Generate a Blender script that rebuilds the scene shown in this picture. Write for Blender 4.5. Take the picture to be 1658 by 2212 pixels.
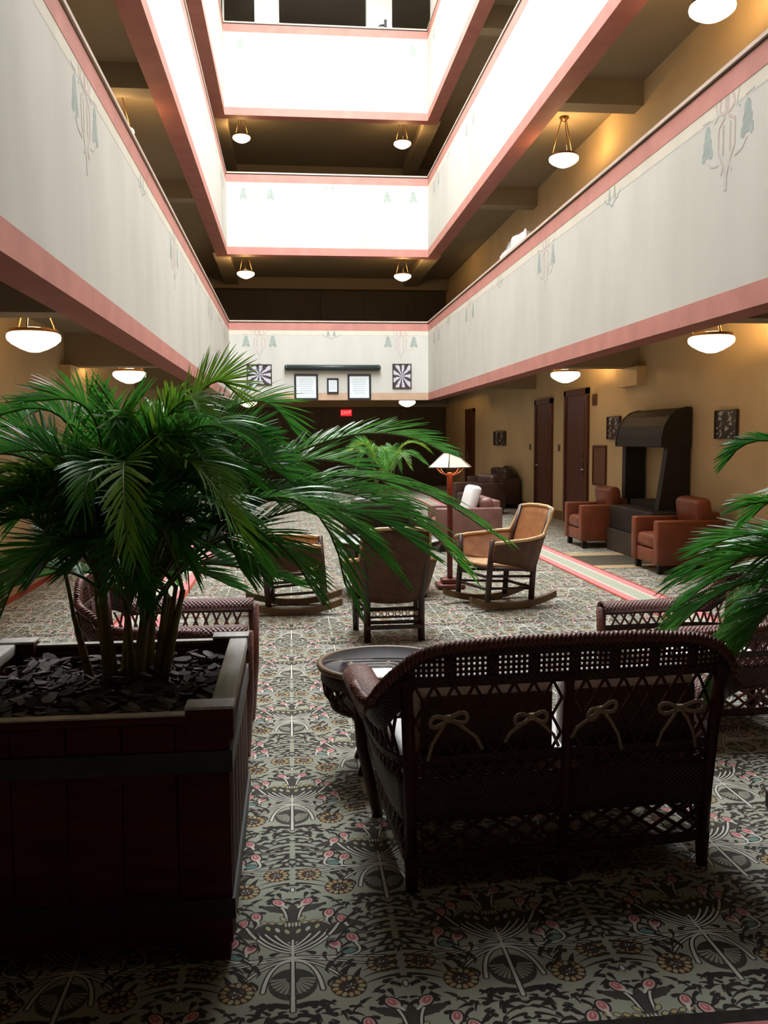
import bpy, math, random
import numpy as np
from mathutils import Vector, Matrix, Euler

C = bpy.context.scene
COL = C.collection
for o in list(bpy.data.objects):
    bpy.data.objects.remove(o)
rnd = random.Random(7)

# ------------------------------------------------------------------ camera
EYE = 1.55
F_PX, YAW, PIT, ROLL = 1917.33, 0.104, 0.0821, -0.0063
cam = bpy.data.cameras.new('camera')
cam.sensor_fit = 'HORIZONTAL'
cam.sensor_width = 36.0
cam.lens = F_PX / 1658.0 * 36.0
cam.clip_start, cam.clip_end = 0.05, 200
camo = bpy.data.objects.new('camera', cam)
COL.objects.link(camo)
_fw = Vector((math.sin(YAW) * math.cos(PIT), math.cos(YAW) * math.cos(PIT), -math.sin(PIT)))
_r = Vector((math.cos(YAW), -math.sin(YAW), 0))
_u = _r.cross(_fw)
_r2 = math.cos(ROLL) * _r + math.sin(ROLL) * _u
_u2 = -math.sin(ROLL) * _r + math.cos(ROLL) * _u
camo.matrix_world = Matrix(((_r2.x, _u2.x, -_fw.x, 0), (_r2.y, _u2.y, -_fw.y, 0), (_r2.z, _u2.z, -_fw.z, EYE), (0, 0, 0, 1)))
C.camera = camo

# ------------------------------------------------------------------ sky, daylight, exposure
SKY_STRENGTH = 20.0
world = bpy.data.worlds.new('overcast_sky')
C.world = world
world.use_nodes = True
bg = world.node_tree.nodes['Background']
bg.inputs['Color'].default_value = (0.93, 0.97, 1.0, 1)
bg.inputs['Strength'].default_value = SKY_STRENGTH
C.view_settings.view_transform = 'Standard'
C.view_settings.look = 'None'
C.view_settings.gamma = 1.0
C.view_settings.use_curve_mapping = False
C.view_settings.exposure = 0.0
C.cycles.max_bounces = 10
C.cycles.diffuse_bounces = 6
C.cycles.glossy_bounces = 3
C.cycles.transmission_bounces = 4
C.cycles.sample_clamp_indirect = 6.0
C.cycles.caustics_reflective = False
C.cycles.caustics_refractive = False

# atrium dimensions (metres; x across, y along, z up; the viewer stands at x=y=0)
XL, XR = -1.53, 3.63            # inner faces of the balcony fronts
Y0, Y1 = 1.9, 23.34             # open light court, near and far end
YU = 5.3                        # near end above the first floor, unseen, moved in to shade the foreground
SKY0, SKY1 = 5.5, 20.8          # the glazed part of its roof, shortened to dim the foreground and far front
WL, WR = -3.05, 5.07            # outer walls
YN, YF = -2.0, 28.9
TH = 0.29                       # thickness of a balcony front
LEV = [(2.567, 4.607, 3.00, 3.65), (6.26, 8.308, 6.60, 7.36), (9.70, 11.96, 10.15, 11.02)]  # beam, rail, ceiling, next floor
ROOF = 14.6
# the glazed roof over the court guides the sampling of the sky light
pl = bpy.data.lights.new('skylight_portal', 'AREA')
pl.shape = 'RECTANGLE'
pl.size, pl.size_y = XR - XL, SKY1 - SKY0
pl.cycles.is_portal = True
plo = bpy.data.objects.new('skylight_portal', pl)
plo.location = ((XL + XR) / 2, (SKY0 + SKY1) / 2, ROOF + 0.3)
COL.objects.link(plo)
LAMP_W = 50.0                   # watts of each pendant bowl
LAMP_COL = (1.0, 0.58, 0.22)

# ------------------------------------------------------------------ materials
def new_mat(name):
    m = bpy.data.materials.new(name)
    m.use_nodes = True
    nt = m.node_tree
    return m, nt, nt.nodes['Principled BSDF']

def node(nt, typ, **kw):
    n = nt.nodes.new(typ)
    for k, v in kw.items():
        setattr(n, k, v)
    return n

def ramp(nt, stops):
    r = node(nt, 'ShaderNodeValToRGB')
    while len(r.color_ramp.elements) < len(stops):
        r.color_ramp.elements.new(0.5)
    for e, (p, c) in zip(r.color_ramp.elements, stops):
        e.position = p
        e.color = (*c, 1)
    return r

def noisy(name, col, var=0.15, scale=6.0, rough=0.6, bump=0.0, stretch=(1, 1, 1), spec=0.5, col2=None, bscale=None, metal=0.0):
    """A base colour mottled by noise, with an optional fine relief."""
    m, nt, p = new_mat(name)
    tc = node(nt, 'ShaderNodeTexCoord')
    mp = node(nt, 'ShaderNodeMapping')
    mp.inputs['Scale'].default_value = stretch
    nt.links.new(tc.outputs['Object'], mp.inputs['Vector'])
    nz = node(nt, 'ShaderNodeTexNoise')
    nz.inputs['Scale'].default_value = scale
    nz.inputs['Detail'].default_value = 5
    nt.links.new(mp.outputs['Vector'], nz.inputs['Vector'])
    c2 = col2 or tuple(c * (1 - var) for c in col)
    c1 = col if col2 else tuple(min(1, c * (1 + var)) for c in col)
    r = ramp(nt, [(0.3, c2), (0.7, c1)])
    nt.links.new(nz.outputs['Fac'], r.inputs['Fac'])
    nt.links.new(r.outputs['Color'], p.inputs['Base Color'])
    p.inputs['Roughness'].default_value = rough
    p.inputs['Specular IOR Level'].default_value = spec
    p.inputs['Metallic'].default_value = metal
    if bump:
        b = node(nt, 'ShaderNodeBump')
        b.inputs['Strength'].default_value = bump
        b.inputs['Distance'].default_value = 0.01
        if bscale:
            nb = node(nt, 'ShaderNodeTexNoise')
            nb.inputs['Scale'].default_value = bscale
            nt.links.new(mp.outputs['Vector'], nb.inputs['Vector'])
            nt.links.new(nb.outputs['Fac'], b.inputs['Height'])
        else:
            nt.links.new(nz.outputs['Fac'], b.inputs['Height'])
        nt.links.new(b.outputs['Normal'], p.inputs['Normal'])
    return m

def weave(name, light, dark, freq=70.0, rough=0.5, bump=0.6):
    """Basket weave driven by the surface's own (metre) UV map."""
    m, nt, p = new_mat(name)
    uv = node(nt, 'ShaderNodeUVMap')
    sep = node(nt, 'ShaderNodeSeparateXYZ')
    nt.links.new(uv.outputs['UV'], sep.inputs[0])
    def sn(sock, f, phase=None):
        a = node(nt, 'ShaderNodeMath', operation='MULTIPLY')
        nt.links.new(sock, a.inputs[0])
        a.inputs[1].default_value = f * 2 * math.pi
        s = node(nt, 'ShaderNodeMath', operation='SINE')
        nt.links.new(a.outputs[0], s.inputs[0])
        return s.outputs[0]
    mul = node(nt, 'ShaderNodeMath', operation='MULTIPLY')
    nt.links.new(sn(sep.outputs[0], freq), mul.inputs[0])
    nt.links.new(sn(sep.outputs[1], freq), mul.inputs[1])
    nz = node(nt, 'ShaderNodeTexNoise')
    nz.inputs['Scale'].default_value = 9
    add = node(nt, 'ShaderNodeMath', operation='MULTIPLY_ADD')
    nt.links.new(mul.outputs[0], add.inputs[0])
    add.inputs[1].default_value = 0.35
    nt.links.new(nz.outputs['Fac'], add.inputs[2])
    r = ramp(nt, [(0.2, dark), (0.75, light)])
    nt.links.new(add.outputs[0], r.inputs['Fac'])
    nt.links.new(r.outputs['Color'], p.inputs['Base Color'])
    p.inputs['Roughness'].default_value = rough
    b = node(nt, 'ShaderNodeBump')
    b.inputs['Strength'].default_value = bump
    b.inputs['Distance'].default_value = 0.004
    nt.links.new(mul.outputs[0], b.inputs['Height'])
    nt.links.new(b.outputs['Normal'], p.inputs['Normal'])
    return m

def glow(name, col, strength, base=None):
    m, nt, p = new_mat(name)
    p.inputs['Base Color'].default_value = (*(base or col), 1)
    p.inputs['Emission Color'].default_value = (*col, 1)
    p.inputs['Emission Strength'].default_value = strength
    p.inputs['Roughness'].default_value = 0.3
    return m

def leaf_mat(name, col, col2, trans=0.35):
    m, nt, p = new_mat(name)
    tc = node(nt, 'ShaderNodeTexCoord')
    nz = node(nt, 'ShaderNodeTexNoise')
    nz.inputs['Scale'].default_value = 5
    nt.links.new(tc.outputs['Object'], nz.inputs['Vector'])
    r = ramp(nt, [(0.35, col), (0.7, col2)])
    nt.links.new(nz.outputs['Fac'], r.inputs['Fac'])
    nt.links.new(r.outputs['Color'], p.inputs['Base Color'])
    p.inputs['Roughness'].default_value = 0.33
    p.inputs['Specular IOR Level'].default_value = 0.6
    t = node(nt, 'ShaderNodeBsdfTranslucent')
    nt.links.new(r.outputs['Color'], t.inputs['Color'])
    mx = node(nt, 'ShaderNodeMixShader')
    mx.inputs['Fac'].default_value = trans
    out = nt.nodes['Material Output']
    nt.links.new(p.outputs['BSDF'], mx.inputs[1])
    nt.links.new(t.outputs['BSDF'], mx.inputs[2])
    nt.links.new(mx.outputs['Shader'], out.inputs['Surface'])
    return m

def print_mat(name, kind):
    """Flat print: 'rays' radiating black and white art, 'lines' rows of faint type, 'collage' dark photo print. Uses the UV map."""
    m, nt, p = new_mat(name)
    uv = node(nt, 'ShaderNodeUVMap')
    sub = node(nt, 'ShaderNodeVectorMath', operation='SUBTRACT')
    nt.links.new(uv.outputs['UV'], sub.inputs[0])
    sub.inputs[1].default_value = (0.5, 0.5, 0)
    sep = node(nt, 'ShaderNodeSeparateXYZ')
    nt.links.new(sub.outputs[0], sep.inputs[0])
    nz = node(nt, 'ShaderNodeTexNoise')
    nz.inputs['Scale'].default_value = 7 if kind != 'collage' else 4.5
    nt.links.new(uv.outputs['UV'], nz.inputs['Vector'])
    def math_(op, a, b=None, c=None):
        n = node(nt, 'ShaderNodeMath', operation=op)
        for i, v in enumerate((a, b, c)):
            if v is None:
                continue
            if isinstance(v, (int, float)):
                n.inputs[i].default_value = v
            else:
                nt.links.new(v, n.inputs[i])
        return n.outputs[0]
    if kind == 'rays':
        a = math_('ARCTAN2', sep.outputs[1], sep.outputs[0])
        w = math_('SINE', math_('MULTIPLY_ADD', nz.outputs['Fac'], 3.0, math_('MULTIPLY', a, 9.0)))
        f = math_('MULTIPLY_ADD', w, 0.5, 0.5)
        r = ramp(nt, [(0.35, (0.05, 0.04, 0.06)), (0.6, (0.62, 0.6, 0.66))])
    elif kind == 'lines':
        w = math_('SINE', math_('MULTIPLY', sep.outputs[1], 62.0))
        edge = math_('LESS_THAN', math_('ABSOLUTE', sep.outputs[0]), math_('MULTIPLY_ADD', nz.outputs['Fac'], 0.3, 0.18))
        top = math_('LESS_THAN', math_('ABSOLUTE', sep.outputs[1]), 0.34)
        f = math_('MULTIPLY', math_('MULTIPLY', math_('GREATER_THAN', w, 0.35), edge), top)
        r = ramp(nt, [(0.0, (0.80, 0.87, 0.92)), (1.0, (0.56, 0.63, 0.69))])
    else:
        f = nz.outputs['Fac']
        r = ramp(nt, [(0.45, (0.02, 0.015, 0.012)), (0.53, (0.06, 0.04, 0.03)), (0.6, (0.40, 0.36, 0.32))])
    nt.links.new(f, r.inputs['Fac'])
    nt.links.new(r.outputs['Color'], p.inputs['Base Color'])
    p.inputs['Roughness'].default_value = 0.4
    return m

# ---- carpet: the floral repeat is computed here, stroke by stroke
CW, CL = 0.640, 1.134
def carpet_tile(w=800, h=1418):
    img = np.zeros((h, w, 3), np.float32)
    sage, black, dk = np.array((0.34, 0.345, 0.265)), np.array((0.022, 0.018, 0.014)), np.array((0.05, 0.045, 0.035))
    cream, pink, pinkl = np.array((0.60, 0.58, 0.50)), np.array((0.50, 0.13, 0.14)), np.array((0.62, 0.40, 0.36))
    gold, gold2, teal = np.array((0.44, 0.29, 0.13)), np.array((0.40, 0.37, 0.20)), np.array((0.14, 0.24, 0.21))
    img[:] = sage
    sx, sy = w / CW, h / CL
    def window(x0, x1, y0, y1):
        ix = np.arange(int(math.floor(x0 * sx)) - 1, int(math.ceil(x1 * sx)) + 2)
        iy = np.arange(int(math.floor(y0 * sy)) - 1, int(math.ceil(y1 * sy)) + 2)
        X, Y = np.meshgrid((ix + 0.5) / sx, (iy + 0.5) / sy)
        return ix % w, iy % h, X, Y
    def paint(ix, iy, d, col):
        a = np.clip(0.5 - d * sx, 0, 1)[..., None]
        sel = np.ix_(iy, ix)
        img[sel] = img[sel] * (1 - a) + col * a
    def ell(x, y, a, b, ang, col, out=0.0, oc=black):
        R = max(a, b) + out
        ix, iy, X, Y = window(x - R, x + R, y - R, y + R)
        c, s = math.cos(ang), math.sin(ang)
        u, v = (X - x) * c + (Y - y) * s, -(X - x) * s + (Y - y) * c
        if out:
            k = np.sqrt((u / (a + out)) ** 2 + (v / (b + out)) ** 2)
            paint(ix, iy, (k - 1) * min(a + out, b + out), oc)
        k = np.sqrt((u / a) ** 2 + (v / b) ** 2)
        paint(ix, iy, (k - 1) * min(a, b), col)
    def stroke(pts, r0, r1, col):
        n = len(pts) - 1
        for i in range(n):
            (xa, ya), (xb, yb) = pts[i], pts[i + 1]
            ra, rb = r0 + (r1 - r0) * i / n, r0 + (r1 - r0) * (i + 1) / n
            R = max(ra, rb)
            ix, iy, X, Y = window(min(xa, xb) - R, max(xa, xb) + R, min(ya, yb) - R, max(ya, yb) + R)
            L2 = (xb - xa) ** 2 + (yb - ya) ** 2 + 1e-12
            t = np.clip(((X - xa) * (xb - xa) + (Y - ya) * (yb - ya)) / L2, 0, 1)
            d = np.hypot(X - xa - t * (xb - xa), Y - ya - t * (yb - ya)) - (ra + (rb - ra) * t)
            paint(ix, iy, d, col)
    def qb(a, b, c, n=9):
        return [((1 - t) ** 2 * a[0] + 2 * t * (1 - t) * b[0] + t * t * c[0], (1 - t) ** 2 * a[1] + 2 * t * (1 - t) * b[1] + t * t * c[1]) for t in np.linspace(0, 1, n)]
    R = random.Random(3)
    cents = [(0.0, 0.0), (CW / 2, CL / 2)]
    marks = []
    zones = [(0, 0.40, 0.19, 0.13), (0, 0.15, 0.10, 0.13), (0.158, 0.093, 0.075, 0.075), (0.262, 0.195, 0.07, 0.07), (0.13, 0.30, 0.08, 0.08)]
    tries = 0
    while len(marks) < 70 and tries < 4000:      # scattered black leaf marks, mirrored about each axis
        tries += 1
        x, y = R.uniform(0.012, 0.32), R.uniform(-0.50, 0.63)
        if any(((x - a) / c) ** 2 + ((y - b) / d) ** 2 < 1 for a, b, c, d in zones):
            continue
        if any(((CW / 2 - x - a) / c) ** 2 + (((y - CL / 2 if y > 0 else y + CL / 2) - b) / d) ** 2 < 1 for a, b, c, d in zones):
            continue
        if x < 0.20 and -0.46 < y < -0.04 and R.random() < 0.75:
            continue
        if any((x - m[0]) ** 2 + (y - m[1]) ** 2 < 0.030 ** 2 for m in marks):
            continue
        marks.append((x, y, R.uniform(0.009, 0.021), R.uniform(0.006, 0.0105), R.uniform(-1.3, 1.3)))
    for cx, cy in cents:
        for x, y, a, b, g in marks:
            for s in (1, -1):
                stroke(qb((cx + s * (x - a * math.cos(g)), cy + y - a * math.sin(g)), (cx + s * x, cy + y + 0.4 * a), (cx + s * (x + a * math.cos(g)), cy + y + a * math.sin(g)), 5), b, 0.0015, black)
    for cx, cy in cents:
        P = lambda x, y: (cx + x, cy + y)
        # fir-tree feathering that hangs under each stem
        for i in range(13):
            v = -0.050 - i * 0.032
            Lf = 0.045 + 0.055 * math.sin(min(1, (i + 1) / 8) * 1.57)
            for s in (1, -1):
                stroke(qb(P(s * 0.016, v), P(s * (0.016 + Lf * 0.5), v - 0.004), P(s * (0.016 + Lf), v - 0.034), 5), 0.0072, 0.0012, black)
                o = 0.012 * ((i * 7) % 3)
                stroke(qb(P(s * (Lf + 0.045 + o), v - 0.010), P(s * (Lf + 0.065 + o), v - 0.022), P(s * (Lf + 0.078 + o), v - 0.046), 4), 0.0075, 0.0015, black)
                if i % 2 == 0:
                    stroke(qb(P(s * (Lf + 0.10 + o), v + 0.004), P(s * (Lf + 0.13), v - 0.016), P(s * (Lf + 0.115), v - 0.036), 4), 0.0075, 0.0015, black)
        for s in (1, -1):
            stroke(qb(P(s * 0.02, 0.02), P(s * 0.09, 0.05), P(s * 0.10, -0.02), 6), 0.012, 0.008, black)
            stroke(qb(P(s * 0.02, -0.02), P(s * 0.07, -0.02), P(s * 0.07, -0.07), 6), 0.009, 0.006, black)
            # dark ground behind the flower head
            ell(*P(s * 0.05, 0.39), 0.075, 0.055, s * 0.3, dk)
            ell(*P(s * 0.14, 0.40), 0.05, 0.03, s * 0.8, dk)
            ell(*P(s * 0.05, 0.53), 0.055, 0.018, s * 0.4, dk)
            ell(*P(s * 0.19, 0.43), 0.05, 0.016, -s * 0.5, dk)
        ell(*P(0, 0.12), 0.07, 0.075, 0, dk)
        ell(*P(0, 0.49), 0.03, 0.06, 0, dk)
        for k in range(14):      # radiating seed case under the hub
            a = math.pi * (k + 0.5) / 14 + math.pi
            stroke([P(0.022 * math.cos(a), 0.15 + 0.03 * math.sin(a)), P(0.062 * math.cos(a), 0.15 + 0.075 * math.sin(a))], 0.0025, 0.005, sage * 0.85)
        # daisies
        for s in (1, -1):
            for (dx, dy, r) in ((0.158, 0.093, 0.052), (0.262, 0.195, 0.046)):
                ell(*P(s * dx, dy), r, r, 0, np.array((0.055, 0.022, 0.012)))
                for k in range(13):
                    a = 2 * math.pi * k / 13
                    ell(*P(s * dx + 0.74 * r * math.cos(a), dy + 0.74 * r * math.sin(a)), r * 0.20, r * 0.135, a, gold if k % 3 else gold2)
                for k in range(9):
                    a = 2.4 * k
                    q = 0.36 * r * math.sqrt((k + 0.5) / 9)
                    ell(*P(s * dx + q * math.cos(a), dy + q * math.sin(a)), r * 0.085, r * 0.05, a, cream if k % 2 else teal)
        # stems and stalks: dark edge first, then the cream line
        lines = []
        lines.append(([P(0, 0.0), P(0, 0.06), P(0, 0.267), P(0, 0.345)], 0.006, 0.0035))
        for s in (1, -1):
            lines.append((qb(P(0, 0.235), P(s * 0.07, 0.235), P(s * 0.085, 0.09)), 0.003, 0.0055))
            lines.append((qb(P(0, 0.245), P(s * 0.09, 0.215), P(s * 0.135, 0.15)), 0.0028, 0.0035))
            lines.append((qb(P(0, 0.25), P(s * 0.10, 0.235), P(s * 0.215, 0.20)), 0.0028, 0.0028))
            lines.append((qb(P(0, 0.255), P(s * 0.12, 0.245), P(s * 0.27, 0.232)), 0.0025, 0.0022))
            lines.append((qb(P(0, 0.275), P(s * 0.09, 0.295), P(s * 0.148, 0.43)), 0.003, 0.0045))
            lines.append((qb(P(0, 0.285), P(s * 0.08, 0.32), P(s * 0.112, 0.395)), 0.0028, 0.0035))
            lines.append((qb(P(0, 0.295), P(s * 0.05, 0.325), P(s * 0.085, 0.385)), 0.0028, 0.0035))
            lines.append((qb(P(0, 0.305), P(s * 0.03, 0.33), P(s * 0.055, 0.375)), 0.0028, 0.0035))
            lines.append((qb(P(s * 0.10, 0.245), P(s * 0.235, 0.235), P(s * 0.195, 0.305)), 0.0025, 0.0045))
            lines.append((qb(P(s * 0.08, 0.24), P(s * 0.155, 0.225), P(s * 0.138, 0.28)), 0.0025, 0.0045))
            lines.append((qb(P(s * 0.018, 0.46), P(s * 0.022, 0.52), P(s * 0.04, 0.55), 5), 0.003, 0.004))
            ell(*P(s * 0.172, 0.268), 0.022, 0.018, 0, teal, 0.005)
        for pts, a, b in lines:
            stroke(pts, a + 0.0045, b + 0.0045, black)
        for pts, a, b in lines:
            stroke(pts, a, b, cream)
        ell(*P(0, 0.055), 0.006, 0.016, 0, cream)
        # flower head
        for s in (1, -1):
            for k in range(3):
                ell(*P(s * (0.018 + 0.03 * k), 0.395 + 0.012 * k), 0.007, 0.014, -s * 0.4, gold2 if k != 1 else cream * 0.8, 0.003)
            for k in range(4):
                ell(*P(s * (0.04 + 0.026 * k), 0.445 + 0.004 * k), 0.010, 0.007, s * 0.5, gold if k % 2 else gold2, 0.003)
            ell(*P(s * 0.03, 0.47), 0.014, 0.007, s, gold2, 0.003)
        for k in range(5):
            ell(*P((k - 2) * 0.011, 0.435), 0.004, 0.013, 0, cream * 0.9 if k % 2 else gold2, 0.002)
        # pink buds
        for (bx, by, a, g) in ((0.046, 0.572, 0.026, 0.9), (0.118, 0.492, 0.025, 1.4), (0.160, 0.452, 0.026, 1.9), (0.128, 0.312, 0.028, 2.0), (0.185, 0.340, 0.028, 1.9)):
            for s in (1, -1):
                gg = g if s > 0 else math.pi - g
                ell(*P(s * bx, by), a, a * 0.62, gg, pinkl, 0.006)
                ell(cx + s * bx + 0.2 * a * math.cos(gg), cy + by + 0.2 * a * math.sin(gg), a * 0.66, a * 0.42, gg, pink)
                ell(cx + s * bx + 0.3 * a * math.cos(gg), cy + by + 0.3 * a * math.sin(gg), a * 0.34, a * 0.10, gg, pinkl)
                stroke([(cx + s * bx - 0.8 * a * math.cos(gg), cy + by - 0.8 * a * math.sin(gg)), (cx + s * bx - 1.7 * a * math.cos(gg), cy + by - 1.7 * a * math.sin(gg))], 0.006, 0.004, cream)
        ell(*P(0, -0.478), 0.006, 0.014, 0, cream, 0.004)
    return img

def carpet_mat():
    t = carpet_tile()
    h, w = t.shape[:2]
    im = bpy.data.images.new('carpet_repeat', w, h, alpha=False, float_buffer=True)
    im.colorspace_settings.name = 'Non-Color'
    px = np.ones((h, w, 4), np.float32)
    px[..., :3] = t
    im.pixels.foreach_set(px.ravel())
    im.update()
    m, nt, p = new_mat('floral_carpet')
    tc = node(nt, 'ShaderNodeTexCoord')
    mp = node(nt, 'ShaderNodeMapping')
    mp.inputs['Location'].default_value = (0.016 / CW, -2.31 / CL, 0)
    mp.inputs['Scale'].default_value = (1 / CW, 1 / CL, 1)
    nt.links.new(tc.outputs['Object'], mp.inputs['Vector'])
    ti = node(nt, 'ShaderNodeTexImage')
    ti.image = im
    ti.extension = 'REPEAT'
    nt.links.new(mp.outputs['Vector'], ti.inputs['Vector'])
    nt.links.new(ti.outputs['Color'], p.inputs['Base Color'])
    p.inputs['Roughness'].default_value = 0.95
    p.inputs['Specular IOR Level'].default_value = 0.15
    p.inputs['Sheen Weight'].default_value = 0.25
    p.inputs['Sheen Roughness'].default_value = 0.5
    nz = node(nt, 'ShaderNodeTexNoise')
    nz.inputs['Scale'].default_value = 420
    nt.links.new(tc.outputs['Object'], nz.inputs['Vector'])
    b = node(nt, 'ShaderNodeBump')
    b.inputs['Strength'].default_value = 0.35
    b.inputs['Distance'].default_value = 0.003
    nt.links.new(nz.outputs['Fac'], b.inputs['Height'])
    nt.links.new(b.outputs['Normal'], p.inputs['Normal'])
    return m

M = {}
M['carpet'] = carpet_mat()
M['cream'] = noisy('cream_plaster', (0.66, 0.60, 0.49), 0.06, 1.6, 0.8, 0.05, spec=0.2, bscale=30)
M['front'] = noisy('balcony_plaster', (0.62, 0.615, 0.56), 0.07, 1.3, 0.75, 0.05, stretch=(1, 1, 0.35), spec=0.2, bscale=25)
M['wallwarm'] = noisy('warm_wall_paint', (0.52, 0.40, 0.23), 0.07, 1.2, 0.75, 0.04, spec=0.25, bscale=30)
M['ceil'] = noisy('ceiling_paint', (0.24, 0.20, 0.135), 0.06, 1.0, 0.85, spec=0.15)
M['creamband'] = noisy('cream_band_paint', (0.70, 0.66, 0.56), 0.05, 3, 0.75, spec=0.2)
M['pink'] = noisy('pink_band_paint', (0.56, 0.25, 0.21), 0.10, 3, 0.7, spec=0.25)
M['peach'] = noisy('peach_band_paint', (0.58, 0.40, 0.28), 0.10, 3, 0.7, spec=0.25)
M['soffit'] = noisy('shaded_pink_paint', (0.30, 0.12, 0.10), 0.10, 3, 0.7, spec=0.2)  # the pink band paint with the shade under the beam in its colour
M['stencil_green'] = noisy('grey_green_stencil', (0.36, 0.42, 0.385), 0.12, 12, 0.8)
M['stencil_pink'] = noisy('faded_pink_stencil', (0.56, 0.46, 0.42), 0.1, 14, 0.8)
M['stencil_grey'] = noisy('faded_grey_stencil', (0.54, 0.54, 0.50), 0.1, 14, 0.8)
M['darkwood'] = noisy('dark_wood', (0.030, 0.012, 0.007), 0.35, 5, 0.42, 0.06, stretch=(1, 1, 8), bscale=30)
M['blackwood'] = noisy('black_brown_wood', (0.010, 0.007, 0.005), 0.3, 5, 0.6, 0.05, stretch=(1, 1, 6), bscale=30)
M['doorwood'] = noisy('red_brown_door_wood', (0.085, 0.026, 0.012), 0.3, 4, 0.4, 0.04, stretch=(4, 4, 0.6), bscale=20)
M['boxwood'] = noisy('mahogany_planter_wood', (0.062, 0.010, 0.005), 0.3, 5, 0.6, 0.05, stretch=(1, 1, 7), bscale=30, spec=0.22)
M['capwood'] = noisy('weathered_grey_wood', (0.42, 0.40, 0.37), 0.2, 8, 0.5, 0.06, stretch=(5, 1, 1), bscale=30)
M['chairwood'] = noisy('rocker_wood', (0.038, 0.015, 0.010), 0.3, 6, 0.38, 0.05, bscale=30)
M['runner'] = noisy('worn_runner_wood', (0.16, 0.09, 0.04), 0.3, 8, 0.45)
M['iron'] = noisy('black_iron', (0.012, 0.012, 0.012), 0.3, 20, 0.45, 0.05)
M['brass'] = noisy('aged_brass', (0.14, 0.07, 0.025), 0.2, 20, 0.4, metal=0.7)
M['chrome'] = noisy('chrome', (0.7, 0.7, 0.7), 0.05, 20, 0.2, metal=1.0)
M['base'] = noisy('oak_baseboard', (0.20, 0.10, 0.035), 0.2, 5, 0.5, stretch=(1, 1, 6))
M['wicker'] = noisy('dark_wicker', (0.055, 0.013, 0.007), 0.35, 40, 0.5, 0.3, spec=0.3)
M['wickerred'] = noisy('red_brown_wicker', (0.15, 0.045, 0.032), 0.3, 40, 0.42, 0.3, spec=0.6)
M['wickerweave'] = weave('woven_dark_wicker', (0.065, 0.016, 0.008), (0.022, 0.006, 0.004), 55, 0.45)
M['wickerlit'] = weave('woven_skylit_wicker', (0.24, 0.10, 0.085), (0.06, 0.018, 0.014), 45, 0.42)  # wicker weave with skylight painted into its rose tone
M['rattan'] = weave('woven_orange_rattan', (0.48, 0.21, 0.075), (0.24, 0.085, 0.026), 42, 0.5)
M['rattanrim'] = noisy('pale_rattan_rim', (0.62, 0.40, 0.20), 0.2, 30, 0.45)
M['rattanshade'] = weave('woven_rattan_shaded', (0.15, 0.060, 0.022), (0.07, 0.024, 0.010), 42, 0.5)  # rattan with the shade of the chair's outer side in its colour
M['seatweave'] = weave('woven_seat', (0.58, 0.36, 0.19), (0.36, 0.19, 0.09), 42, 0.5)
M['leather'] = noisy('tan_leather', (0.185, 0.048, 0.018), 0.25, 5, 0.42, 0.12, bscale=60)
M['leatherdark'] = noisy('dark_brown_leather', (0.050, 0.024, 0.016), 0.25, 5, 0.4, 0.12, bscale=60)
M['mauve'] = noisy('mauve_leather', (0.20, 0.095, 0.08), 0.2, 5, 0.45, 0.1, bscale=60)
M['olive'] = noisy('dark_olive_leather', (0.045, 0.035, 0.018), 0.25, 5, 0.4, 0.1, bscale=60)
M['white'] = noisy('white_cotton', (0.78, 0.77, 0.76), 0.05, 14, 0.9, 0.25, bscale=16)
M['cushionshade'] = noisy('shaded_cushion_brown', (0.10, 0.07, 0.045), 0.15, 30, 0.9)  # shade on the cushion's lower back, given as a brown
M['linen'] = noisy('beige_linen_ribbon', (0.33, 0.25, 0.17), 0.15, 40, 0.85)
M['glass'] = noisy('dark_glass_top', (0.03, 0.04, 0.055), 0.1, 3, 0.08, spec=0.9)
M['tabletop'] = noisy('pale_glass_top', (0.45, 0.50, 0.48), 0.05, 3, 0.12, spec=0.9)
M['soil'] = noisy('dark_mulch', (0.035, 0.022, 0.018), 0.4, 30, 0.9, 0.5)
M['bark'] = noisy('bark_chip_a', (0.055, 0.032, 0.028), 0.4, 25, 0.75, 0.3)
M['bark2'] = noisy('bark_chip_b', (0.12, 0.092, 0.085), 0.3, 25, 0.75, 0.3)
M['cane'] = noisy('palm_cane', (0.22, 0.17, 0.05), 0.35, 8, 0.5, 0.1, stretch=(1, 1, 3))
M['stalk'] = noisy('palm_stalk', (0.16, 0.17, 0.045), 0.25, 6, 0.45)
M['leaf'] = leaf_mat('palm_leaf', (0.035, 0.19, 0.028), (0.11, 0.38, 0.050), 0.42)
M['leaflight'] = leaf_mat('young_palm_leaf', (0.10, 0.26, 0.02), (0.22, 0.40, 0.035), 0.45)
M['bowl'] = glow('lit_opal_glass', (1.0, 0.86, 0.62), 2.2, (0.9, 0.88, 0.82))
M['exit'] = glow('lit_red_sign', (1.0, 0.02, 0.03), 0.9, (0.1, 0.0, 0.0))
M['exittext'] = glow('lit_sign_letters', (1.0, 0.35, 0.35), 1.2)
M['mica'] = glow('lit_mica_shade', (1.0, 0.55, 0.26), 0.45, (0.75, 0.60, 0.50))
M['redpole'] = noisy('cherry_lamp_pole', (0.16, 0.030, 0.018), 0.2, 6, 0.4, stretch=(1, 1, 5))
M['frame'] = noisy('black_frame', (0.02, 0.022, 0.024), 0.2, 10, 0.4)
M['brownframe'] = noisy('brown_frame', (0.05, 0.03, 0.02), 0.2, 10, 0.4)
M['screen'] = noisy('dark_green_metal', (0.03, 0.045, 0.045), 0.2, 6, 0.45)
M['rays'] = print_mat('radiating_print', 'rays')
M['lines'] = print_mat('typed_notice', 'lines')
M['collage'] = print_mat('dark_photo_print', 'collage')
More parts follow.
